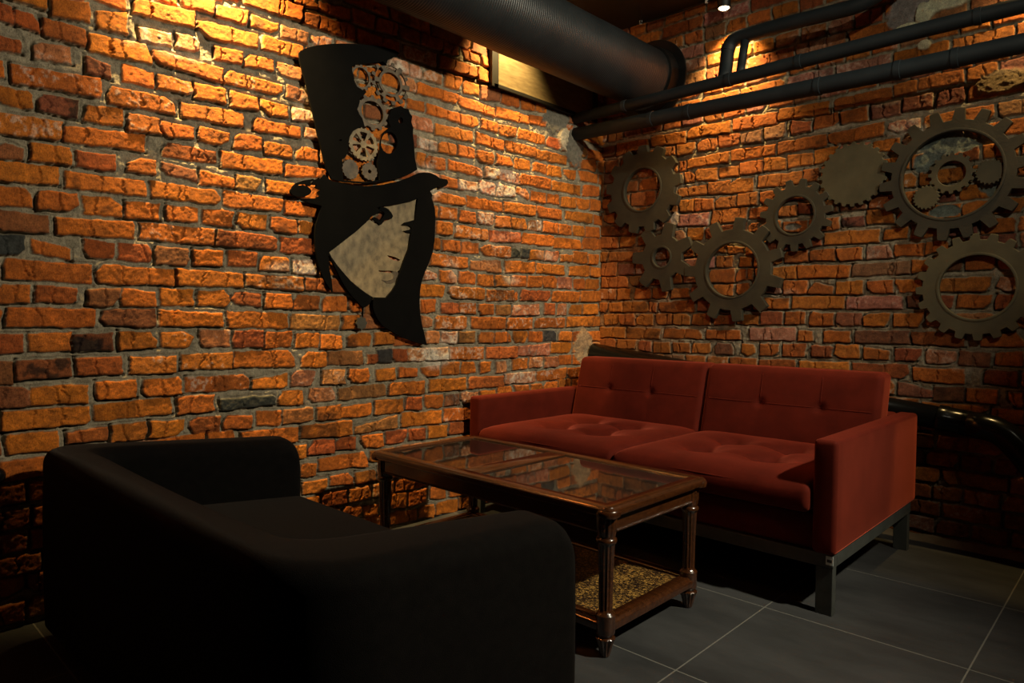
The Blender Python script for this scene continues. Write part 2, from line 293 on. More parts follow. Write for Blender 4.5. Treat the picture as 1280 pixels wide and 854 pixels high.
# ---------------------------------------------------------------- brick walls as relief
# bricks: (u0, ztop, zbottom, u1, ztop, zbottom, kind) in millimetres along the wall
LEFT_ROWS = {
 -3: [(-2140,2323,2285,-2030,2328,2292,'n'),(-2022,2331,2291,-1873,2347,2298,'n'),(-1338,2387,2309,-1237,2405,2322,'n'),(-1210,2382,2321,-1086,2385,2327,'n')],
 -2: [(-2417,2239,2203,-2361,2241,2210,'n'),(-2352,2262,2210,-2100,2282,2216,'n'),(-2096,2263,2211,-1845,2280,2214,'n'),(-1840,2274,2215,-1614,2278,2223,'n'),(-1578,2274,2226,-1383,2296,2234,'w'),(-1363,2294,2232,-1114,2299,2242,'n'),(-1105,2310,2240,-1003,2299,2245,'n')],
 -1: [(-2582,2170,2127,-2463,2185,2128,'n'),(-2454,2170,2125,-2336,2188,2130,'n'),(-2320,2181,2135,-2203,2181,2139,'n'),(-2192,2178,2130,-2074,2182,2132,'y'),(-2060,2176,2133,-1961,2196,2149,'p'),(-1941,2195,2147,-1815,2205,2148,'p'),(-1543,2202,2142,-1472,2206,2145,'p'),(-1457,2206,2153,-1346,2201,2154,'p'),(-1326,2214,2152,-1213,2220,2156,'n'),(-1202,2215,2150,-1096,2213,2156,'n'),(-1084,2220,2146,-936,2232,2164,'b'),(-926,2218,2158,-791,2229,2165,'n'),(-774,2224,2167,-658,2233,2177,'n'),(-651,2231,2177,-554,2235,2185,'n')],
 0: [(-2874,2069,2048,-2767,2090,2045,'n'),(-2744,2095,2043,-2533,2120,2059,'n'),(-2528,2090,2031,-2291,2113,2056,'n'),(-2274,2115,2058,-2096,2119,2060,'n'),(-1494,2128,2079,-1240,2133,2081,'n'),(-1229,2132,2075,-979,2120,2074,'n'),(-965,2136,2077,-710,2141,2092,'n'),(-706,2151,2097,-559,2160,2110,'n')],
 1: [(-3109,2019,1975,-2998,2029,1971,'n'),(-2985,2015,1957,-2874,2032,1969,'n'),(-2856,2015,1959,-2763,2040,1963,'n'),(-2727,2007,1955,-2618,2013,1967,'w'),(-2599,2024,1967,-2519,2028,1976,'w'),(-2467,2017,1967,-2356,2022,1976,'n'),(-2343,2026,1974,-2227,2030,1986,'n'),(-2213,2028,1977,-2100,2030,1980,'p'),(-1562,2036,1987,-1453,2047,1993,'n'),(-1438,2046,1993,-1223,2040,1991,'n'),(-1217,2042,1989,-1097,2044,1990,'n'),(-1076,2048,1994,-954,2049,1994,'n'),(-945,2042,1987,-818,2052,1998,'n'),(-797,2056,1995,-565,2059,2008,'n')],
 2: [(-3141,1957,1904,-3081,1948,1899,'r'),(-3079,1946,1904,-3016,1944,1892,'r'),(-3014,1943,1892,-2889,1944,1886,'r'),(-2880,1936,1873,-2683,1951,1887,'n'),(-2681,1941,1896,-2434,1943,1883,'n'),(-2428,1942,1887,-2189,1941,1896,'e'),(-2168,1950,1895,-2067,1939,1893,'b'),(-1536,1963,1907,-1401,1970,1908,'p'),(-1387,1957,1899,-1138,1965,1912,'n'),(-1110,1971,1913,-901,1961,1910,'n'),(-893,1972,1912,-633,1973,1919,'n'),(-633,1968,1914,-366,1980,1923,'n'),(-350,1978,1921,-249,1981,1928,'n'),(-226,1985,1927,-79,2001,1931,'n')],
 3: [(-3143,1851,1802,-3066,1857,1815,'r'),(-3034,1866,1811,-2933,1873,1821,'p'),(-2890,1859,1804,-2814,1849,1800,'b'),(-2781,1865,1803,-2673,1859,1808,'n'),(-2663,1859,1808,-2546,1857,1810,'e'),(-2535,1860,1807,-2422,1865,1807,'n'),(-2400,1864,1806,-2291,1862,1812,'n'),(-2275,1866,1806,-2165,1860,1811,'n'),(-2143,1865,1810,-2045,1864,1817,'w'),(-1494,1870,1817,-1377,1866,1815,'w'),(-1364,1876,1821,-1248,1879,1824,'n'),(-1234,1885,1825,-1123,1882,1828,'n'),(-1103,1877,1819,-986,1882,1823,'n'),(-962,1882,1827,-837,1883,1835,'n'),(-818,1890,1829,-693,1894,1839,'n'),(-673,1894,1840,-550,1892,1844,'n'),(-545,1902,1837,-417,1900,1837,'n'),(-387,1895,1839,-279,1908,1850,'n'),(-256,1912,1849,-60,1919,1859,'n')],
 4: [(-3144,1776,1725,-3111,1780,1728,'n'),(-3091,1775,1719,-2848,1794,1730,'e'),(-2825,1776,1714,-2609,1784,1729,'e'),(-2584,1778,1726,-2353,1792,1736,'n'),(-2305,1787,1734,-2111,1784,1744,'n'),(-2089,1791,1748,-2022,1789,1748,'w'),(-1506,1795,1731,-1449,1794,1733,'n'),(-1442,1792,1730,-1317,1794,1737,'e'),(-1298,1798,1746,-1062,1785,1743,'n'),(-1044,1800,1746,-936,1805,1750,'n'),(-930,1811,1750,-780,1809,1751,'w'),(-775,1809,1752,-518,1818,1756,'n'),(-503,1811,1755,-230,1823,1760,'n'),(-206,1832,1763,-33,1842,1779,'n')],
 5: [(-3141,1699,1648,-3036,1705,1650,'n'),(-3019,1702,1651,-2912,1707,1646,'d'),(-2891,1698,1643,-2780,1710,1648,'n'),(-2763,1698,1637,-2656,1702,1645,'e'),(-2651,1695,1638,-2539,1698,1651,'n'),(-2521,1705,1649,-2410,1704,1649,'n'),(-2388,1708,1647,-2278,1712,1658,'n'),(-2262,1699,1648,-2147,1701,1652,'n'),(-2126,1709,1653,-2026,1707,1657,'n'),(-1347,1710,1655,-1232,1704,1656,'n'),(-1225,1709,1657,-1096,1713,1663,'w'),(-1084,1727,1660,-966,1728,1661,'w'),(-953,1730,1661,-809,1725,1674,'w'),(-800,1735,1700,-700,1727,1672,'n'),(-681,1730,1671,-552,1734,1672,'n'),(-538,1732,1676,-431,1737,1678,'n'),(-413,1730,1673,-271,1740,1679,'n'),(-268,1740,1677,-140,1747,1683,'n'),(-135,1753,1683,-23,1758,1692,'n')],
 6: [(-3142,1619,1553,-2958,1629,1564,'e'),(-2950,1618,1566,-2707,1635,1574,'n'),(-2648,1624,1570,-2456,1622,1574,'r'),(-2438,1628,1568,-2186,1633,1577,'n'),(-2172,1628,1573,-1983,1633,1596,'n'),(-1398,1628,1573,-1180,1618,1579,'n'),(-1169,1632,1574,-913,1632,1579,'n'),(-897,1643,1582,-645,1644,1590,'n'),(-630,1650,1587,-407,1650,1593,'n'),(-370,1655,1602,-105,1662,1602,'n')],
 7: [(-3139,1539,1480,-3066,1519,1483,'b'),(-3044,1543,1487,-2934,1545,1488,'n'),(-2918,1543,1488,-2804,1545,1493,'r'),(-2766,1552,1499,-2675,1548,1497,'e'),(-2651,1550,1507,-2533,1540,1496,'b'),(-2519,1545,1489,-2389,1530,1496,'n'),(-2383,1549,1497,-2282,1546,1496,'y'),(-2253,1551,1500,-2126,1547,1501,'n'),(-1353,1555,1496,-1234,1558,1501,'e'),(-1218,1552,1495,-1103,1553,1495,'n'),(-1088,1559,1501,-976,1564,1496,'w'),(-960,1553,1497,-839,1563,1501,'n'),(-832,1559,1502,-711,1564,1504,'n'),(-697,1565,1507,-584,1564,1507,'w'),(-570,1566,1506,-447,1570,1508,'n'),(-433,1567,1505,-316,1569,1509,'n'),(-296,1572,1513,-180,1577,1515,'n'),(-173,1580,1515,-27,1585,1519,'n')],
 8: [(-3143,1472,1411,-2969,1477,1420,'n'),(-2951,1469,1415,-2708,1475,1417,'n'),(-2692,1478,1418,-2445,1473,1421,'n'),(-2433,1481,1420,-2183,1480,1425,'n'),(-2176,1481,1423,-2014,1472,1425,'n'),(-1378,1481,1418,-1271,1481,1420,'n'),(-1246,1476,1415,-1017,1474,1417,'e'),(-1001,1472,1412,-757,1483,1427,'r'),(-747,1484,1423,-475,1492,1430,'n'),(-471,1483,1424,-212,1492,1435,'n'),(-199,1508,1439,9,1517,1445,'n')],
 9: [(-3140,1395,1336,-3039,1399,1341,'n'),(-3027,1396,1335,-2915,1401,1341,'n'),(-2901,1395,1337,-2788,1400,1337,'n'),(-2775,1396,1338,-2663,1399,1339,'n'),(-2639,1397,1345,-2528,1402,1345,'n'),(-2511,1401,1344,-2396,1406,1344,'n'),(-2377,1402,1343,-2259,1403,1349,'n'),(-2240,1402,1344,-2129,1402,1345,'n'),(-2116,1403,1347,-2033,1402,1348,'n'),(-1391,1398,1339,-1345,1394,1342,'n'),(-1329,1395,1340,-1213,1398,1341,'n'),(-1202,1395,1333,-1083,1397,1340,'n'),(-1074,1389,1330,-839,1396,1337,'e'),(-830,1388,1339,-761,1398,1340,'k'),(-752,1397,1345,-688,1400,1345,'k'),(-681,1396,1339,-564,1400,1345,'n'),(-553,1401,1341,-429,1401,1342,'r'),(-414,1388,1345,-303,1392,1350,'n'),(-293,1417,1349,-157,1418,1348,'n'),(-140,1414,1349,-31,1412,1351,'n')],
 10: [(-3141,1326,1259,-3001,1317,1261,'b'),(-2982,1315,1260,-2748,1327,1266,'n'),(-2725,1327,1268,-2467,1328,1270,'e'),(-2458,1329,1268,-2214,1327,1266,'r'),(-2197,1326,1261,-2041,1330,1262,'r'),(-1406,1322,1259,-1157,1316,1260,'e'),(-1139,1301,1255,-911,1316,1248,'y'),(-876,1319,1257,-636,1326,1265,'n'),(-625,1322,1267,-378,1324,1266,'n'),(-333,1322,1269,-122,1340,1270,'n'),(-114,1336,1275,-12,1332,1270,'n')],
 11: [(-3150,1249,1182,-3062,1247,1189,'k'),(-3043,1239,1193,-2940,1217,1180,'n'),(-2900,1255,1193,-2809,1244,1194,'r'),(-2796,1248,1190,-2686,1249,1189,'r'),(-2675,1250,1184,-2558,1248,1186,'y'),(-2541,1249,1187,-2430,1249,1191,'n'),(-2412,1256,1192,-2299,1253,1196,'r'),(-2285,1247,1184,-2165,1240,1184,'n'),(-2144,1238,1182,-2033,1243,1181,'w'),(-1450,1244,1186,-1369,1218,1190,'w'),(-1351,1238,1179,-1245,1240,1178,'n'),(-1222,1242,1180,-1104,1240,1179,'n'),(-1087,1233,1174,-971,1236,1174,'n'),(-957,1235,1175,-841,1237,1177,'n'),(-830,1240,1180,-710,1244,1183,'n'),(-699,1245,1183,-579,1251,1184,'n'),(-572,1249,1186,-452,1255,1188,'n'),(-442,1255,1187,-300,1256,1188,'p'),(-281,1247,1188,-170,1257,1190,'n'),(-161,1253,1188,-19,1255,1191,'n')],
 12: [(-3117,1173,1111,-2878,1166,1105,'n'),(-2863,1172,1107,-2610,1165,1108,'n'),(-2602,1174,1110,-2355,1167,1111,'n'),(-2342,1168,1118,-2097,1165,1105,'e'),(-2086,1165,1112,-1891,1168,1108,'r'),(-1473,1165,1107,-1320,1164,1104,'n'),(-1288,1161,1103,-1042,1159,1102,'e'),(-1025,1155,1095,-805,1155,1101,'e'),(-801,1155,1103,-775,1156,1104,'n'),(-758,1163,1102,-506,1165,1107,'r'),(-487,1168,1105,-229,1171,1106,'n'),(-213,1176,1109,3,1184,1117,'n')],
 13: [(-3144,1090,1033,-3054,1091,1035,'n'),(-3037,1092,1038,-2923,1091,1035,'r'),(-2890,1087,1028,-2793,1094,1030,'y'),(-2788,1094,1030,-2673,1081,1029,'n'),(-2657,1096,1036,-2542,1095,1038,'n'),(-2525,1092,1038,-2406,1100,1032,'n'),(-2400,1094,1047,-2281,1092,1034,'r'),(-2263,1092,1031,-2151,1093,1033,'n'),(-2142,1090,1030,-2021,1090,1032,'r'),(-2004,1091,1025,-1887,1091,1023,'n'),(-1872,1081,1024,-1805,1054,1026,'n'),(-1472,1088,1025,-1378,1094,1029,'n'),(-1337,1079,1023,-1222,1078,1026,'r'),(-1215,1082,1026,-1100,1081,1024,'e'),(-1080,1077,1020,-973,1080,1022,'n'),(-953,1073,1022,-838,1078,1023,'y'),(-822,1079,1019,-601,1086,1023,'p'),(-555,1094,1026,-461,1093,1027,'r'),(-438,1092,1025,-348,1094,1028,'p'),(-317,1090,1031,-198,1092,1032,'n'),(-182,1095,1033,-33,1099,1034,'n')],
 14: [(-3113,1021,961,-2867,1018,955,'n'),(-2850,1018,963,-2679,1021,958,'b'),(-2663,1021,960,-2438,1009,963,'n'),(-2417,1019,957,-2166,1013,950,'n'),(-2158,1013,947,-1923,1005,946,'y'),(-1905,1006,949,-1812,1009,949,'n'),(-1469,1012,955,-1398,1007,955,'p'),(-1378,1011,947,-1168,1009,946,'e'),(-1136,1009,946,-882,1007,945,'n'),(-863,1004,943,-662,1009,942,'e'),(-631,1004,951,-369,1011,953,'e'),(-339,1016,956,-82,1021,958,'n'),(-73,1024,958,4,1021,963,'n')],
 15: [(-3146,936,877,-3072,938,877,'r'),(-3057,938,879,-2937,942,878,'n'),(-2931,934,878,-2811,938,880,'d'),(-2794,941,877,-2677,943,883,'n'),(-2661,937,882,-2545,948,883,'e'),(-2522,948,882,-2408,948,882,'p'),(-2394,945,879,-2270,944,876,'r'),(-2263,937,870,-2149,940,877,'n'),(-2130,930,870,-2021,932,867,'n'),(-2014,925,863,-1915,921,861,'n'),(-1879,928,869,-1759,930,870,'n'),(-1736,930,873,-1626,933,877,'n'),(-1621,914,869,-1453,912,869,'r'),(-1443,936,877,-1356,935,875,'p'),(-1341,933,879,-1231,933,870,'w'),(-1219,934,874,-1108,932,873,'y'),(-1077,929,871,-968,928,869,'e'),(-952,928,869,-853,927,870,'n'),(-849,925,870,-830,925,869,'n'),(-810,932,867,-698,931,867,'n'),(-680,931,869,-559,928,869,'n'),(-552,935,869,-443,931,870,'k'),(-420,929,872,-298,924,868,'n')],
 16: [(-3147,852,782,-3096,847,779,'b'),(-3088,852,791,-2942,854,791,'d'),(-2925,857,795,-2787,857,793,'r'),(-2764,854,792,-2609,852,790,'e'),(-2589,857,798,-2398,860,795,'e'),(-2391,863,798,-2139,860,793,'n'),(-2104,852,788,-1986,849,786,'n'),(-1979,852,793,-1802,851,787,'y'),(-1777,832,786,-1720,834,786,'r'),(-1721,853,793,-1639,854,790,'k'),(-1637,854,792,-1550,852,791,'r'),(-1547,852,792,-1297,854,789,'w'),(-1281,854,790,-1038,848,784,'e'),(-1020,848,786,-769,846,783,'r'),(-766,848,792,-500,859,788,'p'),(-490,863,799,-297,860,796,'n')],
 17: [(-3148,777,707,-3057,769,705,'b'),(-3055,766,707,-2892,766,702,'n'),(-2868,773,710,-2743,771,709,'n'),(-2717,770,712,-2588,774,709,'n'),(-2573,770,713,-2332,769,711,'e'),(-2317,746,711,-2169,768,704,'n'),(-2154,774,710,-2043,772,706,'p'),(-2006,770,711,-1894,769,704,'p'),(-1872,767,706,-1770,766,704,'n'),(-1732,764,707,-1622,767,706,'n'),(-1602,766,716,-1491,757,714,'n'),(-1462,756,707,-1351,767,715,'n'),(-1334,778,715,-1217,776,713,'n'),(-1198,777,715,-1098,773,712,'n'),(-1061,768,708,-989,769,713,'n'),(-944,767,706,-868,769,704,'p'),(-815,775,713,-689,775,716,'e'),(-675,784,720,-568,779,720,'p'),(-542,782,718,-425,776,720,'p'),(-413,783,727,-295,783,722,'n')],
 18: [(-3131,696,633,-2887,690,633,'n'),(-2875,694,637,-2628,703,641,'n'),(-2607,701,633,-2472,700,636,'n'),(-2445,680,637,-2226,682,640,'k'),(-2206,694,638,-2098,693,630,'n'),(-2067,698,637,-1948,694,634,'p'),(-1927,689,632,-1675,691,634,'y'),(-1659,697,637,-1446,692,629,'n'),(-1411,698,634,-1170,693,630,'n'),(-1147,695,634,-889,686,628,'r'),(-876,698,640,-621,698,637,'w'),(-608,697,638,-347,707,639,'e')],
 19: [(-3119,622,561,-2980,619,553,'n'),(-2957,611,574,-2836,617,570,'r'),(-2823,618,560,-2711,620,557,'n'),(-2698,619,561,-2580,616,553,'n'),(-2562,620,557,-2449,618,553,'r'),(-2433,620,561,-2326,606,552,'n'),(-2304,621,559,-2192,614,552,'n'),(-2186,616,557,-2050,615,560,'y'),(-2029,613,557,-1910,613,549,'n'),(-1910,602,553,-1753,611,549,'n'),(-1732,620,552,-1575,615,550,'n'),(-1558,618,558,-1466,619,553,'r'),(-1441,621,553,-1322,616,551,'n'),(-1306,611,555,-1210,612,554,'p'),(-1199,619,557,-1085,613,553,'p'),(-1063,614,551,-953,615,549,'n'),(-934,627,582,-821,628,586,'n'),(-803,627,576,-684,628,580,'n'),(-665,626,583,-560,624,585,'n'),(-547,628,584,-431,630,585,'n')],
 20: [(-3135,540,477,-3016,539,476,'n'),(-2492,558,497,-2393,553,496,'n'),(-2368,544,493,-2121,540,475,'n'),(-2108,542,484,-1857,540,471,'n'),(-1840,506,477,-1609,542,477,'y'),(-1579,543,479,-1335,540,471,'n'),(-1318,543,477,-1070,533,469,'e')],
 21: [(-2177,462,402,-2082,457,405,'n'),(-2071,473,414,-1944,464,400,'r'),(-1934,466,413,-1834,465,405,'r'),(-1801,465,406,-1687,463,399,'n'),(-1671,469,408,-1555,467,401,'r'),(-1538,465,407,-1434,459,402,'r'),(-1414,467,405,-1294,459,401,'n'),(-1280,469,410,-1156,465,402,'r'),(-1152,465,406,-1069,461,400,'r')],
 22: [(-2104,378,323,-2035,375,319,'n'),(-2017,386,334,-1771,388,318,'n'),(-1754,385,333,-1622,387,330,'n')],
 23: [(-2101,302,248,-1984,297,237,'n'),(-1966,305,259,-1848,304,249,'n'),(-1831,297,246,-1727,300,247,'n')],
 25: [(-1906,162,107,-1810,143,87,'n'),(-1796,141,84,-1714,133,75,'n'),(-1644,170,99,-1557,163,90,'n'),(-1541,160,91,-1433,158,88,'n'),(-1399,161,99,-1298,148,85,'n'),(-1272,144,85,-1138,135,79,'n')],
 26: [(-1644,82,19,-1487,68,12,'n'),(-1476,70,18,-1376,69,-2,'n'),(-1359,74,7,-1211,65,0,'n'),(-1205,73,8,-1131,68,3,'n')],
}
RIGHT_ROWS = {
 -19: [(1833,637,604,2082,639,603,'n'),(2096,633,588,2209,641,573,'n')],
 -18: [(1729,724,660,1873,694,661,'b'),(1876,711,648,1994,720,651,'b'),(2001,715,654,2117,714,654,'n'),(2157,706,650,2207,710,650,'n')],
 -17: [(1062,797,741,1253,802,744,'n'),(1272,797,737,1514,803,744,'n'),(1529,800,741,1773,805,742,'r'),(1793,791,732,1994,796,732,'n'),(2067,799,739,2184,800,734,'r')],
 -16: [(146,879,819,283,883,824,'n'),(306,874,815,391,871,813,'r'),(405,867,809,519,871,809,'n'),(538,871,816,648,870,814,'n'),(661,870,815,773,874,817,'n'),(807,875,816,911,874,814,'b'),(962,876,813,1034,874,813,'n'),(1060,881,817,1164,882,822,'n'),(1185,883,818,1300,887,821,'n'),(1332,880,821,1431,883,823,'r'),(1444,888,821,1557,889,825,'n'),(1578,880,822,1690,865,824,'n'),(1714,878,821,1826,880,823,'r'),(1842,879,816,1961,873,819,'p'),(1972,876,812,2085,875,813,'b'),(2104,873,824,2202,883,822,'n')],
 -15: [(3,952,888,202,951,889,'n'),(213,951,889,450,950,888,'n'),(477,950,896,722,952,897,'n'),(747,950,900,951,950,897,'n'),(1005,964,899,1247,970,903,'p'),(1260,958,900,1337,955,900,'n'),(1389,954,898,1515,957,902,'n'),(1539,959,899,1774,962,901,'b'),(1782,958,903,1989,959,895,'r'),(2052,947,900,2199,966,903,'n')],
 -14: [(39,1035,968,144,1035,970,'n'),(153,1035,970,274,1038,967,'n'),(285,1036,972,399,1039,968,'n'),(419,1041,975,533,1041,977,'n'),(537,1039,975,649,1041,976,'n'),(662,1037,977,779,1046,978,'n'),(799,1023,980,920,1042,984,'n'),(931,1042,985,1053,1033,982,'n'),(1065,1051,984,1181,1051,985,'r'),(1194,1051,986,1296,1051,989,'n'),(1318,1047,981,1435,1047,983,'n'),(1448,1047,983,1566,1047,985,'b'),(1572,1045,981,1687,1045,983,'n'),(1705,1043,979,1825,1044,983,'n')],
 -13: [(81,1111,1050,178,1110,1050,'n'),(184,1112,1050,364,1113,1050,'n'),(370,1108,1052,423,1108,1052,'n'),(442,1108,1050,678,1119,1050,'n'),(1019,1124,1063,1211,1123,1067,'n'),(1229,1129,1067,1482,1129,1068,'n'),(1491,1125,1064,1740,1125,1067,'p'),(1758,1125,1073,1810,1124,1069,'b')],
 -12: [(135,1196,1129,230,1194,1128,'n'),(265,1193,1129,379,1186,1130,'n'),(394,1195,1135,500,1192,1134,'n'),(518,1187,1131,638,1189,1132,'n'),(785,1203,1136,904,1205,1139,'n'),(923,1204,1143,996,1206,1150,'n'),(1181,1213,1146,1303,1210,1144,'n'),(1308,1205,1144,1426,1178,1138,'n'),(1446,1201,1138,1564,1201,1139,'n'),(1585,1201,1143,1699,1201,1137,'n'),(1709,1201,1144,1818,1201,1142,'n')],
 -11: [(10,1276,1204,211,1274,1204,'n'),(759,1290,1218,912,1288,1213,'n'),(921,1283,1217,980,1281,1224,'n'),(989,1285,1224,1016,1283,1223,'n'),(1120,1283,1219,1244,1290,1224,'n'),(1250,1289,1224,1506,1281,1221,'n'),(1515,1281,1224,1767,1288,1228,'y'),(1772,1291,1232,1847,1291,1240,'n')],
 -10: [(14,1362,1281,132,1362,1281,'n'),(144,1351,1286,256,1346,1282,'p'),(801,1360,1302,901,1359,1297,'n'),(938,1348,1295,1006,1344,1297,'n'),(1182,1368,1305,1304,1368,1307,'n'),(1315,1364,1311,1433,1364,1305,'n'),(1440,1364,1304,1558,1360,1306,'n'),(1578,1363,1305,1691,1367,1306,'p'),(1701,1366,1310,1820,1365,1310,'n'),(1826,1365,1314,1917,1373,1330,'n')],
 -9: [(75,1430,1370,261,1419,1365,'n'),(800,1422,1382,857,1419,1379,'n'),(867,1414,1369,960,1403,1373,'n'),(1381,1447,1387,1634,1443,1382,'n'),(1652,1434,1392,1753,1448,1392,'n')],
 -8: [(5,1531,1459,141,1516,1451,'n'),(153,1515,1455,265,1516,1452,'n'),(282,1505,1456,328,1507,1458,'n'),(619,1531,1462,720,1531,1459,'n'),(989,1526,1483,1037,1530,1487,'n'),(1174,1522,1468,1297,1515,1458,'n'),(1463,1512,1468,1565,1514,1464,'d'),(1575,1540,1474,1693,1539,1467,'n')],
 -7: [(-2,1598,1536,223,1574,1524,'n'),(555,1615,1550,752,1610,1542,'p'),(765,1622,1545,973,1618,1544,'n'),(1147,1604,1550,1239,1598,1545,'n'),(1247,1606,1552,1311,1603,1550,'r')],
 -6: [(28,1666,1610,108,1674,1613,'n'),(564,1698,1633,656,1697,1628,'n'),(661,1696,1628,780,1687,1625,'n'),(790,1686,1632,908,1686,1625,'n'),(921,1693,1627,1034,1692,1628,'n')],
 -5: [(-76,1784,1702,7,1775,1694,'n'),(231,1779,1700,401,1773,1692,'n'),(557,1768,1722,739,1768,1714,'n'),(749,1776,1713,878,1777,1702,'n'),(878,1777,1702,1005,1773,1700,'n'),(1031,1778,1718,1267,1770,1705,'n'),(1273,1773,1712,1346,1775,1711,'n')],
 -4: [(-77,1877,1795,12,1856,1774,'n'),(287,1855,1787,411,1853,1786,'n'),(597,1855,1795,661,1860,1796,'n'),(668,1864,1795,796,1854,1787,'n'),(805,1853,1800,922,1849,1792,'n'),(931,1861,1796,1052,1860,1796,'n'),(1060,1867,1799,1179,1857,1794,'n'),(1190,1863,1797,1317,1855,1795,'n'),(1324,1866,1798,1435,1872,1801,'n'),(1594,1861,1811,1711,1863,1804,'n')],
 -3: [(-78,1949,1877,11,1927,1866,'n'),(554,1926,1870,600,1924,1868,'n'),(611,1927,1876,865,1936,1875,'n'),(874,1939,1878,1123,1932,1878,'n'),(1134,1939,1876,1382,1936,1880,'n'),(1391,1935,1879,1642,1950,1884,'n'),(1661,1939,1886,1795,1935,1888,'w')],
 -2: [(-80,2032,1960,22,2006,1930,'n'),(28,2005,1934,132,1999,1930,'n'),(451,2022,1974,531,2018,1971,'n'),(541,2030,1960,659,2019,1960,'n'),(674,2026,1962,792,2019,1957,'n'),(801,2031,1964,923,2022,1961,'n'),(932,2016,1964,1048,2021,1957,'y'),(1060,2023,1963,1175,2035,1964,'y'),(1204,2037,1967,1305,2010,1966,'r'),(1319,2035,1969,1435,2036,1973,'n'),(1448,2030,1975,1570,2036,1967,'n'),(1588,2036,1971,1711,2029,1966,'b'),(1721,2038,1979,1840,2038,1977,'p'),(1859,2037,1973,1960,2040,1973,'b')],
 -1: [(118,2101,2026,345,2092,2039,'n'),(367,2102,2045,599,2089,2025,'n'),(612,2105,2050,866,2102,2036,'n'),(880,2108,2043,1128,2098,2035,'n'),(1137,2108,2050,1391,2100,2038,'n'),(1415,2103,2048,1671,2104,2047,'n'),(1679,2110,2050,1774,2117,2061,'n'),(1778,2120,2066,1958,2120,2057,'n')],
}
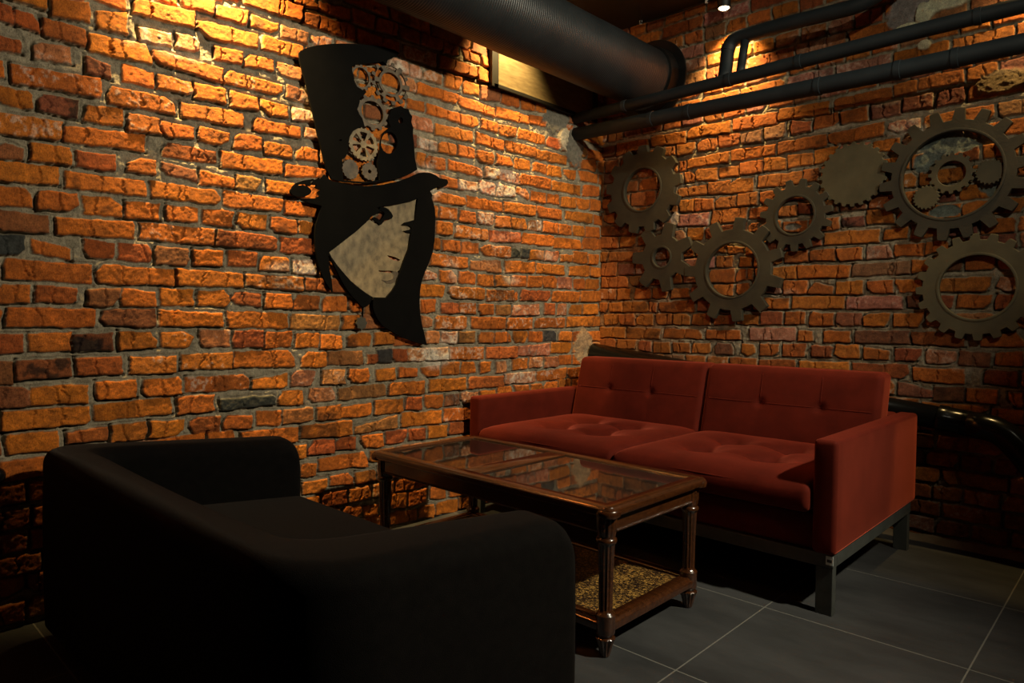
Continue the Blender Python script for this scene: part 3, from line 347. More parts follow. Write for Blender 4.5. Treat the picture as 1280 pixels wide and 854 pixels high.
PORTRAIT = {'hat': [[(-2131,2076),(-2122,2090),(-2096,2108),(-2046,2133),(-1981,2158),(-1913,2179),(-1844,2197),(-1771,2212),(-1708,2221),(-1653,2225),(-1625,2220),(-1636,2206),(-1664,2188),(-1691,2173),(-1699,2146),(-1718,2157),(-1750,2143),(-1802,2124),(-1843,2109),(-1863,2105),(-1878,2090),(-1880,2071),(-1871,2055),(-1868,2032),(-1855,2011),(-1828,2003),(-1804,2001),(-1820,1980),(-1838,1964),(-1841,1945),(-1853,1912),(-1841,1892),(-1827,1879),(-1820,1859),(-1814,1846),(-1842,1835),(-1873,1814),(-1891,1785),(-1899,1753),(-1898,1720),(-1914,1691),(-1930,1680),(-1926,1662),(-1932,1642),(-1924,1615),(-1922,1593),(-1862,1597),(-1811,1603),(-1732,1624),(-1735,1643),(-1743,1669),(-1746,1703),(-1738,1731),(-1731,1759),(-1729,1795),(-1717,1833),(-1701,1849),(-1673,1873),(-1684,1892),(-1687,1912),(-1676,1939),(-1668,1958),(-1641,1969),(-1618,1982),(-1598,1975),(-1572,1977),(-1565,1959),(-1551,1948),(-1555,1920),(-1544,1895),(-1546,1867),(-1539,1822),(-1534,1759),(-1518,1704),(-1559,1679),(-1628,1647),(-1716,1617),(-1811,1595),(-1922,1586),(-1980,1588),(-2004,1624),(-2016,1665),(-2032,1720),(-2050,1778),(-2068,1851),(-2087,1912),(-2100,1965),(-2116,2012),(-2128,2045)],[(-1635,1808),(-1637,1795),(-1641,1782),(-1649,1771),(-1658,1761),(-1670,1754),(-1681,1750),(-1693,1750),(-1704,1753),(-1714,1759),(-1721,1768),(-1726,1778),(-1727,1791),(-1726,1804),(-1721,1816),(-1714,1828),(-1705,1837),(-1694,1844),(-1682,1848),(-1670,1849),(-1659,1847),(-1649,1841),(-1642,1832),(-1637,1821)],[(-1604,1917),(-1606,1908),(-1613,1901),(-1620,1900),(-1627,1904),(-1629,1912),(-1627,1920),(-1621,1927),(-1613,1929),(-1607,1925)],[(-1929,1763),(-1933,1759),(-1941,1757),(-1945,1760),(-1941,1764),(-1933,1766)]],'hair': [[(-2032,1580),(-2016,1603),(-1980,1580),(-1936,1579),(-1882,1577),(-1811,1583),(-1716,1604),(-1627,1633),(-1559,1664),(-1506,1692),(-1476,1698),(-1440,1702),(-1403,1696),(-1378,1685),(-1333,1687),(-1323,1674),(-1334,1656),(-1362,1643),(-1390,1644),(-1415,1629),(-1439,1614),(-1424,1595),(-1429,1583),(-1417,1558),(-1408,1530),(-1405,1483),(-1407,1435),(-1409,1377),(-1422,1318),(-1443,1269),(-1467,1225),(-1482,1191),(-1494,1153),(-1499,1115),(-1501,1077),(-1498,1039),(-1493,1001),(-1483,963),(-1468,916),(-1454,868),(-1507,880),(-1554,893),(-1601,908),(-1646,927),(-1682,947),(-1713,963),(-1739,990),(-1756,1017),(-1766,1044),(-1767,1070),(-1762,1091),(-1694,1092),(-1658,1128),(-1638,1156),(-1630,1184),(-1616,1212),(-1603,1249),(-1586,1287),(-1568,1321),(-1561,1363),(-1555,1392),(-1540,1444),(-1528,1469),(-1521,1535),(-1515,1568),(-1558,1550),(-1616,1532),(-1672,1516),(-1715,1508),(-1747,1497),(-1731,1482),(-1758,1462),(-1779,1454),(-1787,1440),(-1821,1410),(-1861,1375),(-1897,1348),(-1931,1322),(-1965,1296),(-1992,1276),(-1979,1255),(-1955,1227),(-1931,1203),(-1886,1161),(-1840,1130),(-1804,1109),(-1770,1092),(-1775,1079),(-1786,1061),(-1799,1050),(-1819,1043),(-1835,1055),(-1850,1070),(-1876,1092),(-1901,1119),(-1929,1156),(-1950,1193),(-1970,1226),(-1989,1260),(-1996,1264),(-1993,1233),(-1989,1199),(-1979,1158),(-1974,1107),(-1993,1128),(-2008,1148),(-2025,1176),(-2036,1205),(-2047,1237),(-2053,1270),(-2058,1311),(-2059,1352),(-2055,1385),(-2047,1411),(-2038,1441),(-2027,1469),(-2050,1472),(-2082,1474),(-2109,1478),(-2131,1483),(-2100,1490),(-2059,1496),(-2036,1509),(-2047,1524),(-2032,1535),(-2059,1541),(-2050,1554),(-2073,1555),(-2059,1575),(-2027,1582)]],'oval': [[(-2077,1523),(-2079,1517),(-2083,1511),(-2090,1506),(-2098,1501),(-2108,1497),(-2119,1494),(-2131,1493),(-2142,1492),(-2152,1494),(-2160,1496),(-2166,1500),(-2170,1505),(-2171,1510),(-2170,1516),(-2166,1521),(-2160,1527),(-2152,1532),(-2142,1536),(-2131,1539),(-2119,1541),(-2108,1541),(-2098,1540),(-2090,1537),(-2083,1533),(-2079,1529)]],'ribbon': [[(-2164,1525),(-2144,1548),(-2109,1564),(-2068,1576),(-2059,1572),(-2082,1560),(-2073,1551),(-2082,1544),(-2105,1549),(-2131,1543),(-2151,1530)]],'face': [[(-1987,1277),(-1960,1297),(-1926,1323),(-1891,1349),(-1856,1377),(-1815,1411),(-1782,1441),(-1752,1427),(-1722,1423),(-1696,1442),(-1661,1455),(-1652,1472),(-1677,1498),(-1710,1510),(-1666,1517),(-1610,1534),(-1552,1552),(-1509,1570),(-1514,1537),(-1522,1470),(-1534,1446),(-1549,1393),(-1554,1365),(-1562,1322),(-1579,1288),(-1597,1250),(-1610,1226),(-1624,1216),(-1619,1194),(-1633,1175),(-1628,1156),(-1653,1128),(-1688,1092),(-1756,1091),(-1799,1109),(-1835,1130),(-1881,1161),(-1926,1203),(-1950,1227),(-1974,1255)],[(-1683,1288),(-1664,1286),(-1636,1282),(-1606,1272),(-1619,1264),(-1648,1267),(-1670,1277)],[(-1733,1216),(-1697,1216),(-1659,1218),(-1642,1214),(-1657,1208),(-1692,1209),(-1724,1209)]],'lash': [[(-1731,1506),(-1704,1504),(-1682,1498),(-1667,1485),(-1656,1468),(-1665,1457),(-1688,1453),(-1708,1441),(-1719,1425),(-1731,1421),(-1741,1429),(-1758,1434),(-1774,1448),(-1758,1454),(-1742,1448),(-1728,1438),(-1719,1451),(-1709,1462),(-1702,1476),(-1715,1484),(-1737,1488),(-1728,1498)]],'eye': [[(-1607,1433),(-1590,1447),(-1558,1456),(-1528,1467),(-1516,1456),(-1525,1427),(-1536,1407),(-1557,1401),(-1581,1402),(-1594,1408),(-1575,1412),(-1555,1418),(-1550,1427),(-1563,1435),(-1585,1435)]],'lip': [[(-1714,1173),(-1686,1170),(-1659,1177),(-1648,1183),(-1645,1206),(-1657,1211),(-1636,1217),(-1622,1213),(-1616,1194),(-1631,1184),(-1636,1167),(-1659,1157),(-1686,1158)]],'chain': [[(-1822,1044),(-1815,1044),(-1816,999),(-1822,999)]],'g': {'small': [-1.828,2.059,0.057,0.058],'big': [-1.663,2.076,0.107,0.096],'mid': [-1.767,1.918,0.088,0.078],'wheel': [-1.816,1.768,0.078,0.073],'disc': [-1.882,1.648,0.042,0.044],'nut': [-1.782,1.654,0.042,0.039],'ring': [-1.682,1.799,0.053,0.055],'pend': [-1.826,0.974,0.029,0.03]}}

def lattice(U, Z, scale, seed):
    rs = np.random.RandomState(seed); nx = int((U.max() - U.min()) / scale) + 3; nz = int((Z.max() - Z.min()) / scale) + 3
    g = rs.rand(nx, nz).astype(np.float32)
    fu = (U - U.min()) / scale; fz = (Z - Z.min()) / scale
    iu = fu.astype(int); iz = fz.astype(int); tu = fu - iu; tz = fz - iz
    tu = tu * tu * (3 - 2 * tu); tz = tz * tz * (3 - 2 * tz)
    a = g[iu][:, iz]; b_ = g[iu + 1][:, iz]; c = g[iu][:, iz + 1]; d = g[iu + 1][:, iz + 1]
    tu = tu[:, None]; tz = tz[None, :]
    return (a * (1 - tu) + b_ * tu) * (1 - tz) + (c * (1 - tu) + d * tu) * tz
def fbm(U, Z, scale, octs, seed):
    s = 0; amp = 1; tot = 0
    for o in range(octs):
        s = s + amp * lattice(U, Z, scale / 2 ** o, seed * 31 + o); tot += amp; amp *= .55
    return s / tot - .5
def sstep(x, a, b):
    t = np.clip((x - a) / (b - a), 0, 1); return t * t * (3 - 2 * t)
def complete(rows, u0, u1, rnd, ztop, pitch=.0768, off=0):
    """traced courses (mm) plus the bricks between and beyond them"""
    out = []; rk = sorted(rows)
    def run(a, za, b, zb, h0, h1, hdr):
        """fill a..b with bricks at linearly moving centre height"""
        u = a
        while u < b - .05:
            w = (.118 if hdr else .243) * rnd.uniform(.88, 1.08)
            if b - (u + w) < .07: w = b - u
            t0 = (u - a) / (b - a); t1 = (min(u + w, b) - a) / (b - a)
            c0 = za + (zb - za) * t0; c1 = za + (zb - za) * t1
            if w > .035: out.append((u, c0 + h0 / 2, c0 - h0 / 2, u + w, c1 + h1 / 2, c1 - h1 / 2, rnd.choice('nnnnnneepryb')))
            u += w + rnd.uniform(.011, .018)
    for r in rk:
        L = [tuple(v / 1000 if i < 6 else v for i, v in enumerate(b)) for b in rows[r]]
        hdr = r % 2 == 1
        out += L
        b0, b1 = L[0], L[-1]
        c0 = (b0[1] + b0[2]) / 2; c1 = (b1[4] + b1[5]) / 2
        if b0[0] - .014 > u0 + .02: run(u0, c0, b0[0] - .014, c0, .06, .06, hdr)
        if b1[3] + .014 < u1 - .02: run(b1[3] + .014, c1, u1, c1, .06, .06, hdr)
        for p, q in zip(L, L[1:]):
            g0, g1 = p[3] + .013, q[0] - .013
            if g1 - g0 > .055:
                run(g0, (p[4] + p[5]) / 2, g1, (q[1] + q[2]) / 2, .06, .06, hdr)
    zs = sorted(((np.mean([(b[1] + b[2]) / 2000 for b in rows[r]])), r) for r in rk)
    # missing courses inside, above and below
    levels = [z for z, _ in zs]; k = 0
    for a, b in zip(levels, levels[1:]):
        n = round((b - a) / pitch) - 1
        for i in range(n):
            z = a + (b - a) * (i + 1) / (n + 1); k += 1; run(u0 + rnd.uniform(-.1, 0), z, u1, z, .058, .058, k % 2)
    z = levels[0] - pitch
    while z > -.02: k += 1; run(u0 + rnd.uniform(-.1, 0), z, u1, z, .06, .06, k % 2); z -= pitch
    z = levels[-1] + pitch
    while z < ztop + .03: k += 1; run(u0 + rnd.uniform(-.1, 0), z, u1, z, .06, .06, k % 2); z += pitch
    return out
TINT = {'n': (.50, .130, .011), 'e': (.50, .132, .014), 'w': (.52, .19, .08), 'p': (.48, .165, .06), 'b': (.27, .085, .028),
        'r': (.36, .082, .014), 'y': (.36, .135, .035), 'd': (.25, .062, .022), 'k': (.045, .042, .036)}
def relief(name, axis, fine, coarse_end, ztop, rows, patches, stains, seed, step=.003):
    """axis 'y': wall in plane x=0 facing +x; axis 'x': wall in plane y=0 facing -y"""
    rnd = random.Random(seed)
    u0, u1 = fine
    U = np.arange(u0, u1 + step / 2, step)
    if axis == 'y' and coarse_end < u0: U = np.concatenate([np.arange(coarse_end, u0 - .001, .012), U])
    if axis == 'x' and coarse_end > u1: U = np.concatenate([U, np.arange(u1 + .012, coarse_end, .012)])
    Z = np.arange(0, ztop + .02, step)
    bricks = complete(rows, U.min(), U.max(), rnd, ztop)
    nU, nZ = len(U), len(Z)
    du = fbm(U, Z, .035, 4, seed + 1) * .017; dz = fbm(U, Z, .04, 4, seed + 2) * .013
    f1 = fbm(U, Z, .08, 4, seed + 3); f2 = fbm(U, Z, .022, 4, seed + 4); f3 = fbm(U, Z, .3, 3, seed + 5); f4 = fbm(U, Z, .010, 2, seed + 6)
    mort = .0034 + f1 * .016 + f2 * .010 + f4 * .003 + f3 * .006
    H = mort.copy()
    col = np.zeros((nU, nZ, 3), np.float32)
    mc = np.array((.29, .245, .17)); mv = 1 + f2 * .7 + f3 * .5
    col[:] = mc[None, None, :] * mv[:, :, None]
    if axis == 'x':     # dusty brick-coloured mortar towards the corner
        q = ((1 - sstep(U, .2, .75)) * .75)[:, None, None]
        col = col * (1 - q) + (np.array((.27, .115, .040))[None, None, :] * mv[:, :, None]) * q
    UU = U[:, None] + du; ZZ = Z[None, :] + dz
    for b in bricks:
        a0, zt0, zb0, a1, zt1, zb1, fl = b
        i0 = np.searchsorted(U, a0 - .02); i1 = np.searchsorted(U, a1 + .02)
        j0 = max(0, np.searchsorted(Z, min(zb0, zb1) - .02)); j1 = np.searchsorted(Z, max(zt0, zt1) + .02)
        if i1 - i0 < 2 or j1 - j0 < 2: continue
        sl = (slice(i0, i1), slice(j0, j1))
        uu, zz = UU[sl], ZZ[sl]
        t = (uu - a0) / (a1 - a0)
        top = zt0 + (zt1 - zt0) * t; bot = zb0 + (zb1 - zb0) * t
        sd = np.minimum(np.minimum(uu - a0, a1 - uu), np.minimum(top - zz, zz - bot)) + .0012
        w = a1 - a0; cu = (a0 + a1) / 2; cz = (zt0 + zb0 + zt1 + zb1) / 4; hh = (zt0 - zb0 + zt1 - zb1) / 2
        for _ in range(rnd.choice((0, 0, 1, 1, 2))):
            sx, sz = rnd.choice((-1, 1)), rnd.choice((-1, 1)); k = rnd.uniform(.72, .98); an = rnd.uniform(.4, 1.1)
            nx, nz_ = sx * math.cos(an), sz * math.sin(an)
            ext = (w / 2) * abs(nx) + (hh / 2) * abs(nz_) - rnd.uniform(.004, .018)
            sd = np.minimum(sd, ext - ((uu - cu) * nx + (zz - cz) * nz_))
        m = sstep(sd, -.0008, .0016)
        Hb = rnd.uniform(.007, .016); tu, tz = rnd.uniform(-.02, .03), rnd.uniform(-.05, .05)
        surf = Hb + (uu - cu) * tu + (zz - cz) * tz + f2[sl] * .0030 + f1[sl] * .0014 + f4[sl] * .003
        # cracks across the brick
        for _ in range(rnd.choice((1, 1, 2, 2, 3)) if w > .16 else rnd.choice((0, 1, 1))):
            cx = a0 + w * rnd.uniform(.2, .8); cw = .0024
            surf -= .010 * np.exp(-((uu - cx + f2[sl] * .03 + (zz - cz) * rnd.uniform(-.2, .2)) / cw) ** 2)
        surf -= (1 - sstep(sd, 0, .005)) * .003
        # open joint next to the brick: deep on its left and under it
        edge = np.exp(-((sd + .0038) / .0030) ** 2) * (.20 + .80 * sstep(f1[sl] + rnd.uniform(-.14, .16), -.10, .08))
        side = np.where((zz < bot + .003) | ((uu < a0 + .003) if axis == 'y' else (uu < a0 + .003)), 1.0, .30)
        H[sl] = H[sl] - edge * side * .024 * (1 - m)
        H[sl] = H[sl] * (1 - m) + surf * m
        c = np.array(TINT[fl]) * rnd.uniform(.74, 1.12); c = c * np.array((1, rnd.uniform(.90, 1.14), rnd.uniform(.8, 1.25)))
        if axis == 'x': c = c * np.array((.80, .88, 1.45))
        cc = c[None, None, :] * (1 + f2[sl][:, :, None] * .9 + f1[sl][:, :, None] * .35)
        if fl in 'ewp':
            s = {'e': (.10, .30), 'w': (-.18, .22), 'p': (.02, .35)}[fl]
            q = sstep(f1[sl] * .6 + f2[sl] * .7 + f4[sl] * .5 + rnd.uniform(-.05, .05), s[0], s[1])[:, :, None] * (.85 if fl == 'w' else .5)
            cc = cc * (1 - q) + np.array((.62, .52, .42)) * q
        if fl == 'd':
            q = sstep(f1[sl] + f2[sl] * .5, -.05, .15)[:, :, None]; cc = cc * (1 - .85 * q)
        dark = rnd.random() < .16
        if dark:
            q = sstep(f1[sl] + rnd.uniform(-.1, .1), .05, .25)[:, :, None] * .6; cc = cc * (1 - q)
        col[sl] = col[sl] * (1 - m[:, :, None]) + cc * m[:, :, None]
    # lime stains over bricks and mortar (they belong to the wall)
    for (cu, cz, ru, rz, k) in stains:
        d = ((U[:, None] - cu) / ru) ** 2 + ((Z[None, :] - cz) / rz) ** 2
        q = np.clip(np.exp(-d * 1.4) * k * (1 + 2.2 * f2 + 1.8 * f1) - .12, 0, .85)[:, :, None]
        col = col * (1 - q) + np.array((.66, .58, .47), np.float32) * q
    # plaster and mortar smears that cover the bricks
    for (cu, cz, ru, rz, hgt, c) in patches:
        d = np.sqrt(((U[:, None] - cu) / ru) ** 2 + ((Z[None, :] - cz) / rz) ** 2) + f1 * .7 + f2 * .35
        q = 1 - sstep(d, .82, 1.0)
        H = H * (1 - q) + (hgt + f1 * .014 + f2 * .006 + f4 * .003) * q
        col = col * (1 - q[:, :, None]) + (np.array(c)[None, None, :] * (1 + f2 * .6 + f1 * .5)[:, :, None]) * q[:, :, None]
    H += f3 * .012
    n = nU * nZ
    co = np.empty((nU, nZ, 3), np.float32)
    if axis == 'y':
        co[:, :, 0] = H; co[:, :, 1] = U[:, None]; co[:, :, 2] = Z[None, :]
    else:
        co[:, :, 0] = U[:, None]; co[:, :, 1] = -H; co[:, :, 2] = Z[None, :]
    idx = np.arange(n).reshape(nU, nZ)
    q = np.stack([idx[:-1, :-1], idx[1:, :-1], idx[1:, 1:], idx[:-1, 1:]], -1).reshape(-1, 4)
    me = bpy.data.meshes.new(name)
    me.vertices.add(n); me.vertices.foreach_set('co', co.ravel())
    me.loops.add(q.size); me.loops.foreach_set('vertex_index', q.ravel().astype(np.int32))
    me.polygons.add(len(q)); me.polygons.foreach_set('loop_start', np.arange(0, q.size, 4, dtype=np.int32))
    me.polygons.foreach_set('use_smooth', np.ones(len(q), bool))
    me.update(calc_edges=True); 
    at = me.color_attributes.new('Col', 'FLOAT_COLOR', 'POINT')
    rgba = np.ones((n, 4), np.float32); rgba[:, :3] = np.clip(col.reshape(-1, 3), .002, .9); at.data.foreach_set('color', rgba.ravel())
    return link(name, me, M['wall'], None, False, kind='structure')

ZC = 2.79
GREY = (.16, .145, .115); PALE = (.55, .46, .32); BLUE = (.13, .155, .135)
relief('wall_left', 'y', (-3.22, .02), -4.6, ZC, LEFT_ROWS,
       [(-.47, 2.17, .13, .09, .012, GREY), (-.40, 2.07, .075, .075, .030, PALE), (-.30, 2.05, .09, .13, .02, GREY), (-.17, .83, .10, .13, .012, (.42, .27, .15)), (-.13, .70, .06, .14, .010, (.42, .30, .18))],
       [(-.96, 1.77, .12, .05, 1.1), (-1.37, .80, .11, .05, 1.0), (-1.30, .86, .05, .05, .7), (-2.62, 1.95, .22, .03, .5), (-1.60, 2.17, .12, .05, .55), (-2.05, 1.87, .09, .10, .7),
        (-1.40, 1.63, .12, .10, .5), (-1.47, 1.50, .05, .2, .45), (-1.50, 1.72, .12, .04, .6), (-.85, 1.70, .25, .06, .35), (-.84, 1.22, .09, .04, .5), (-.75, .66, .12, .05, .4), (-2.2, 1.2, .09, .03, .4),
        (-.55, 1.37, .12, .06, .4), (-1.27, 1.23, .06, .10, .45), (-.95, 1.42, .4, .25, .18)], 11)
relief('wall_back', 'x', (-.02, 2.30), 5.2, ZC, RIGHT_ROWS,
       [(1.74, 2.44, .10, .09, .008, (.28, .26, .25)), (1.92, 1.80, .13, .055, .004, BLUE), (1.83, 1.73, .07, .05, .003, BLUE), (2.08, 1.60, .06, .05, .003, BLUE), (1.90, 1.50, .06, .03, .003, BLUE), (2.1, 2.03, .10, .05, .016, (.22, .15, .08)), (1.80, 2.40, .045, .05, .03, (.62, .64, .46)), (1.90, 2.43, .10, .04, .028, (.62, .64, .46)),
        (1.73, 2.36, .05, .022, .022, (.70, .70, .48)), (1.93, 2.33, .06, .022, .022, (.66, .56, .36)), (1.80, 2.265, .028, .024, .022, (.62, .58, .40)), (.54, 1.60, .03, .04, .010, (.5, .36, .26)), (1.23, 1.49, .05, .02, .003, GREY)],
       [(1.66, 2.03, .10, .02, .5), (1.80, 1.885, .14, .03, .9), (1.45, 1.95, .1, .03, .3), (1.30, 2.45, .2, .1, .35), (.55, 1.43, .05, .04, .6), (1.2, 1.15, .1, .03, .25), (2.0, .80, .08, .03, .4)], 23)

# ---------------------------------------------------------------- the rest of the room
def plane_box(name, *a, mat=None, **k): return obj(name, box(*a), M[mat], kind='structure')
plane_box('floor', -.15, 5.3, -5.1, .15, -.1, 0, mat='tile')
plane_box('ceiling', -.15, 5.3, -5.1, .15, ZC, ZC + .1, mat='ceiling')
plane_box('wall_right', 5.15, 5.3, -5.1, .15, 0, ZC, mat='plain')
plane_box('wall_front', -.15, 5.3, -5.1, -4.95, 0, ZC, mat='plain')
plane_box('wall_left_end', -.15, -.005, -5.1, -4.55, 0, ZC, mat='plain')
# low screed strip at the foot of the back wall
bm = bmesh.new(); prev = None; rr = random.Random(3)
for i in range(131):
    x = .02 + i * .04; d = .030 + rr.uniform(-.004, .004); h = .020 + rr.uniform(-.004, .004)
    cur = [bm.verts.new((x, .02, h + .012)), bm.verts.new((x, -.012, h + .008)), bm.verts.new((x, -d, .004)), bm.verts.new((x, -d - .003, 0))]
    if prev:
        for a in range(3): bm.faces.new((prev[a], cur[a], cur[a + 1], prev[a + 1]))
    prev = cur
obj('baseboard_back', bm, M['screed'], kind='structure', smooth=True)

# ---------------------------------------------------------------- cut-out portrait on the left wall
art = empty('wall_art', (0, 0, 0), 'large black cut-out portrait of a woman in a top hat on the left brick wall', 'wall art')
plate('face_panel', PORTRAIT['face'], .018, .006, M['brass'], art)['label'] = 'mottled brass face'
plate('hat_panel', PORTRAIT['hat'], .026, .010, M['blackboard'], art)
plate('hair_panel', PORTRAIT['hair'], .026, .010, M['blackboard'], art)
plate('goggle', PORTRAIT['oval'], .026, .012, M['blackboard'], art)
plate('hat_ribbon', PORTRAIT['ribbon'], .026, .008, M['blackboard'], art)
plate('eyelash', PORTRAIT['lash'], .027, .006, M['blackboard'], art)
plate('eye', PORTRAIT['eye'], .027, .006, M['blackboard'], art)
plate('lip', PORTRAIT['lip'], .019, .007, M['brassdk'], art)
plate('pendant_chain', PORTRAIT['chain'], .026, .005, M['blackboard'], art)
def ringpts(cy, cz, ry, rz, n, teeth=0, td=0):
    o = []
    for k in range(n):
        a = 2 * PI * k / n; f = 1
        if teeth: f = 1 if math.cos(a * teeth) > 0 else 1 - td
        o.append(((cy + ry * f * math.cos(a)) * 1000, (cz + rz * f * math.sin(a)) * 1000))
    return o
G = PORTRAIT['g']
def art_gear(key, teeth, hole, slots=0, mat='brassdk', x=.020, sl=(.62, .86), td=.14, name='hat_gear', hub=0):
    cy, cz, ry, rz = G[key]
    L = [ringpts(cy, cz, ry, rz, teeth * 8, teeth, td)]
    if hole: L.append(ringpts(cy, cz, ry * hole, rz * hole, 40))
    for s in range(slots):
        a0 = 2 * PI * s / slots + .15; a1 = 2 * PI * (s + 1) / slots - .15
        if hub: a0, a1 = a0 + .03, a1 - .03
        q = [(sl[1], a0 + (a1 - a0) * k / 8) for k in range(9)] + [(sl[0], a1 - (a1 - a0) * k / 8) for k in range(9)]
        L.append([((cy + ry * r * math.cos(a)) * 1000, (cz + rz * r * math.sin(a)) * 1000) for r, a in q])
    return plate(name, L, x, .008, M[mat], art)
art_gear('small', 12, .72)
art_gear('big', 13, .50, 6, td=.16, sl=(.62, .82), x=.014)
art_gear('mid', 12, .66)
art_gear('wheel', 22, 0, 6, sl=(.22, .74), td=.06, mat='brass', hub=1, x=.022)
art_gear('disc', 16, 0, mat='brassdk', td=.07)
art_gear('nut', 14, .22, mat='brassdk', td=.07)
art_gear('pend', 8, 0, mat='gear', x=.026, td=.14, name='pendant')

# ---------------------------------------------------------------- gears on the back wall
def wall_gear(x, z, R, rin, teeth, depth, th, off, label, mat='gear', fr=(.30, .16), phase=0, group='decorative gears on the back wall', lip=True):
    g = empty('wall_gear', (x, -off, z), label, 'gear', group)
    o = obj('gear_wheel', gear_bm(R, rin, teeth, depth, th, fr, phase=phase), M[mat], g)
    b = o.modifiers.new('bevel', 'BEVEL'); b.width = .0025; b.segments = 2; b.limit_method = 'ANGLE'; b.angle_limit = math.radians(25)
    if lip and rin:
        pr = [(rin + .001, -th - .0035), (rin + .006, -th - .0045), (rin + .011, -th - .0035), (rin + .012, -th + .002), (rin + .0005, -th + .002)]
        bm = bmesh.new(); n = 72; rg = []
        for r_, y_ in pr: rg.append([bm.verts.new((r_ * math.cos(2 * PI * k / n), y_, r_ * math.sin(2 * PI * k / n))) for k in range(n)])
        for a in range(len(pr)):
            for k in range(n): bm.faces.new((rg[a][k], rg[a][(k + 1) % n], rg[(a + 1) % len(pr)][(k + 1) % n], rg[(a + 1) % len(pr)][k]))
        obj('rim', bm, M[mat], g, sharp=40)
    for a in (.7, 2.3, 4.0, 5.5):   # spacers that carry it off the bricks
        rr_ = (rin + R - depth) / 2 if rin else (R - depth) * .5
        if R > .07:
            obj('spacer', tube_bm([(rr_ * math.cos(a), .0, rr_ * math.sin(a)), (rr_ * math.cos(a), off + .004, rr_ * math.sin(a))], .009, 10), M['blacksteel'], g)
    return g
wall_gear(.339, 1.783, .262, .125, 13, .040, .030, .030, 'dark gear with twelve blunt teeth and oval-looking hole, nearest the room corner, top left of the gears', phase=.12, fr=(.34, .22))['label'] = 'dark ring gear with blunt teeth, nearest the room corner, top left of the gears'
wall_gear(.480, 1.370, .203, .056, 7, .070, .028, .030, 'small-holed dark gear with seven long teeth, below the gear nearest the corner', fr=(.33, .17), phase=.42)
wall_gear(.918, 1.278, .282, .146, 11, .062, .030, .032, 'dark ring gear with eleven spaced teeth, lowest of the gears left of centre', fr=(.25, .16), phase=.28)
wall_gear(1.248, 1.542, .184, .094, 15, .034, .022, .028, 'medium dark ring gear between the low ring gear and the solid toothed disc', fr=(.32, .18), phase=.1)
wall_gear(1.518, 1.713, .155, 0, 24, .012, .018, .026, 'solid brown disc gear with short fine teeth, left of the largest gear', mat='gearlight', fr=(.30, .18))
wall_gear(1.927, 1.653, .288, .190, 18, .050, .026, .030, 'largest dark ring gear, upper right, holding three small gears in its ring', fr=(.30, .18), phase=.08)
wall_gear(1.926, 1.662, .091, .054, 16, .012, .014, .026, 'small ring gear in the middle of the largest gear', mat='gearlight', fr=(.3, .18), group='small gears inside the largest gear', lip=False)
wall_gear(1.831, 1.567, .055, 0, 20, .006, .014, .026, 'small solid disc gear at lower left inside the largest gear', mat='gearlight', fr=(.3, .18), group='small gears inside the largest gear')
wall_gear(2.067, 1.649, .055, 0, 20, .006, .014, .026, 'small solid disc gear at right inside the largest gear', mat='gearlight', fr=(.3, .18), group='small gears inside the largest gear')
wall_gear(2.034, 1.157, .231, .138, 20, .026, .022, .034, 'brownish ring gear with many square teeth directly below the largest gear', mat='gearlight', fr=(.30, .20), phase=.05)

# ---------------------------------------------------------------- round duct, its collar, and the steel niche behind it
DX, DZ, DR = .367, 2.424, .172
d = empty('ventilation_duct', (0, 0, 0), 'wide black ribbed flexible duct running under the ceiling along the left wall', 'duct')
path, rad = [], []
y = -4.5
while y < -.045:
    ph = (y * 1000 / 13) % 1
    path.append((DX + .004 * math.sin(y * 3.1), y, DZ + .005 * math.sin(y * 2.3 + 1))); rad.append(DR + .0035 * (abs(ph - .5) * 2) ** 2 * -1 + .0015 * math.sin(y * 9))
    y += .013 / 4
obj('duct_hose', tube_bm(path, rad, 72), M['duct'], d, smooth=True)
obj('collar', tube_bm([(DX, -.10, DZ), (DX, -.098, DZ), (DX, -.03, DZ), (DX, .015, DZ)], [.176, .185, .190, .192], 64), M['blacksteel'], d, sharp=40)
bm = lathe_bm([(.192, 0), (.235, 0), (.238, .004), (.235, .010), (.192, .010)], n=64)
bmesh.ops.rotate(bm, verts=bm.verts, cent=(0, 0, 0), matrix=Matrix.Rotation(PI / 2, 3, 'X'))
bmesh.ops.translate(bm, verts=bm.verts, vec=(DX, -.018, DZ))
obj('flange', bm, M['blacksteel'], d, sharp=40)
n_ = empty('vent_box', (0, -.56, 2.33), 'long sheet-metal box with black angle frame on the left wall behind the duct', 'vent box')
obj('panel', box(.0, .024, -.42, .42, -.085, .15), M['galv'], n_)
bm = bmesh.new(); add_box(bm, -.01, .036, -.45, .45, -.108, -.086, .003); add_box(bm, -.01, .036, -.465, -.415, -.108, .17, .003); add_box(bm, -.01, .036, .42, .46, -.108, .17, .003); add_box(bm, -.01, .036, -.45, .45, .152, .172, .003)
obj('frame', bm, M['blacksteel'], n_)
obj('inner_lip', box(.014, .028, -.415, .42, -.087, -.076, bev=.002), M['galv'], n_)

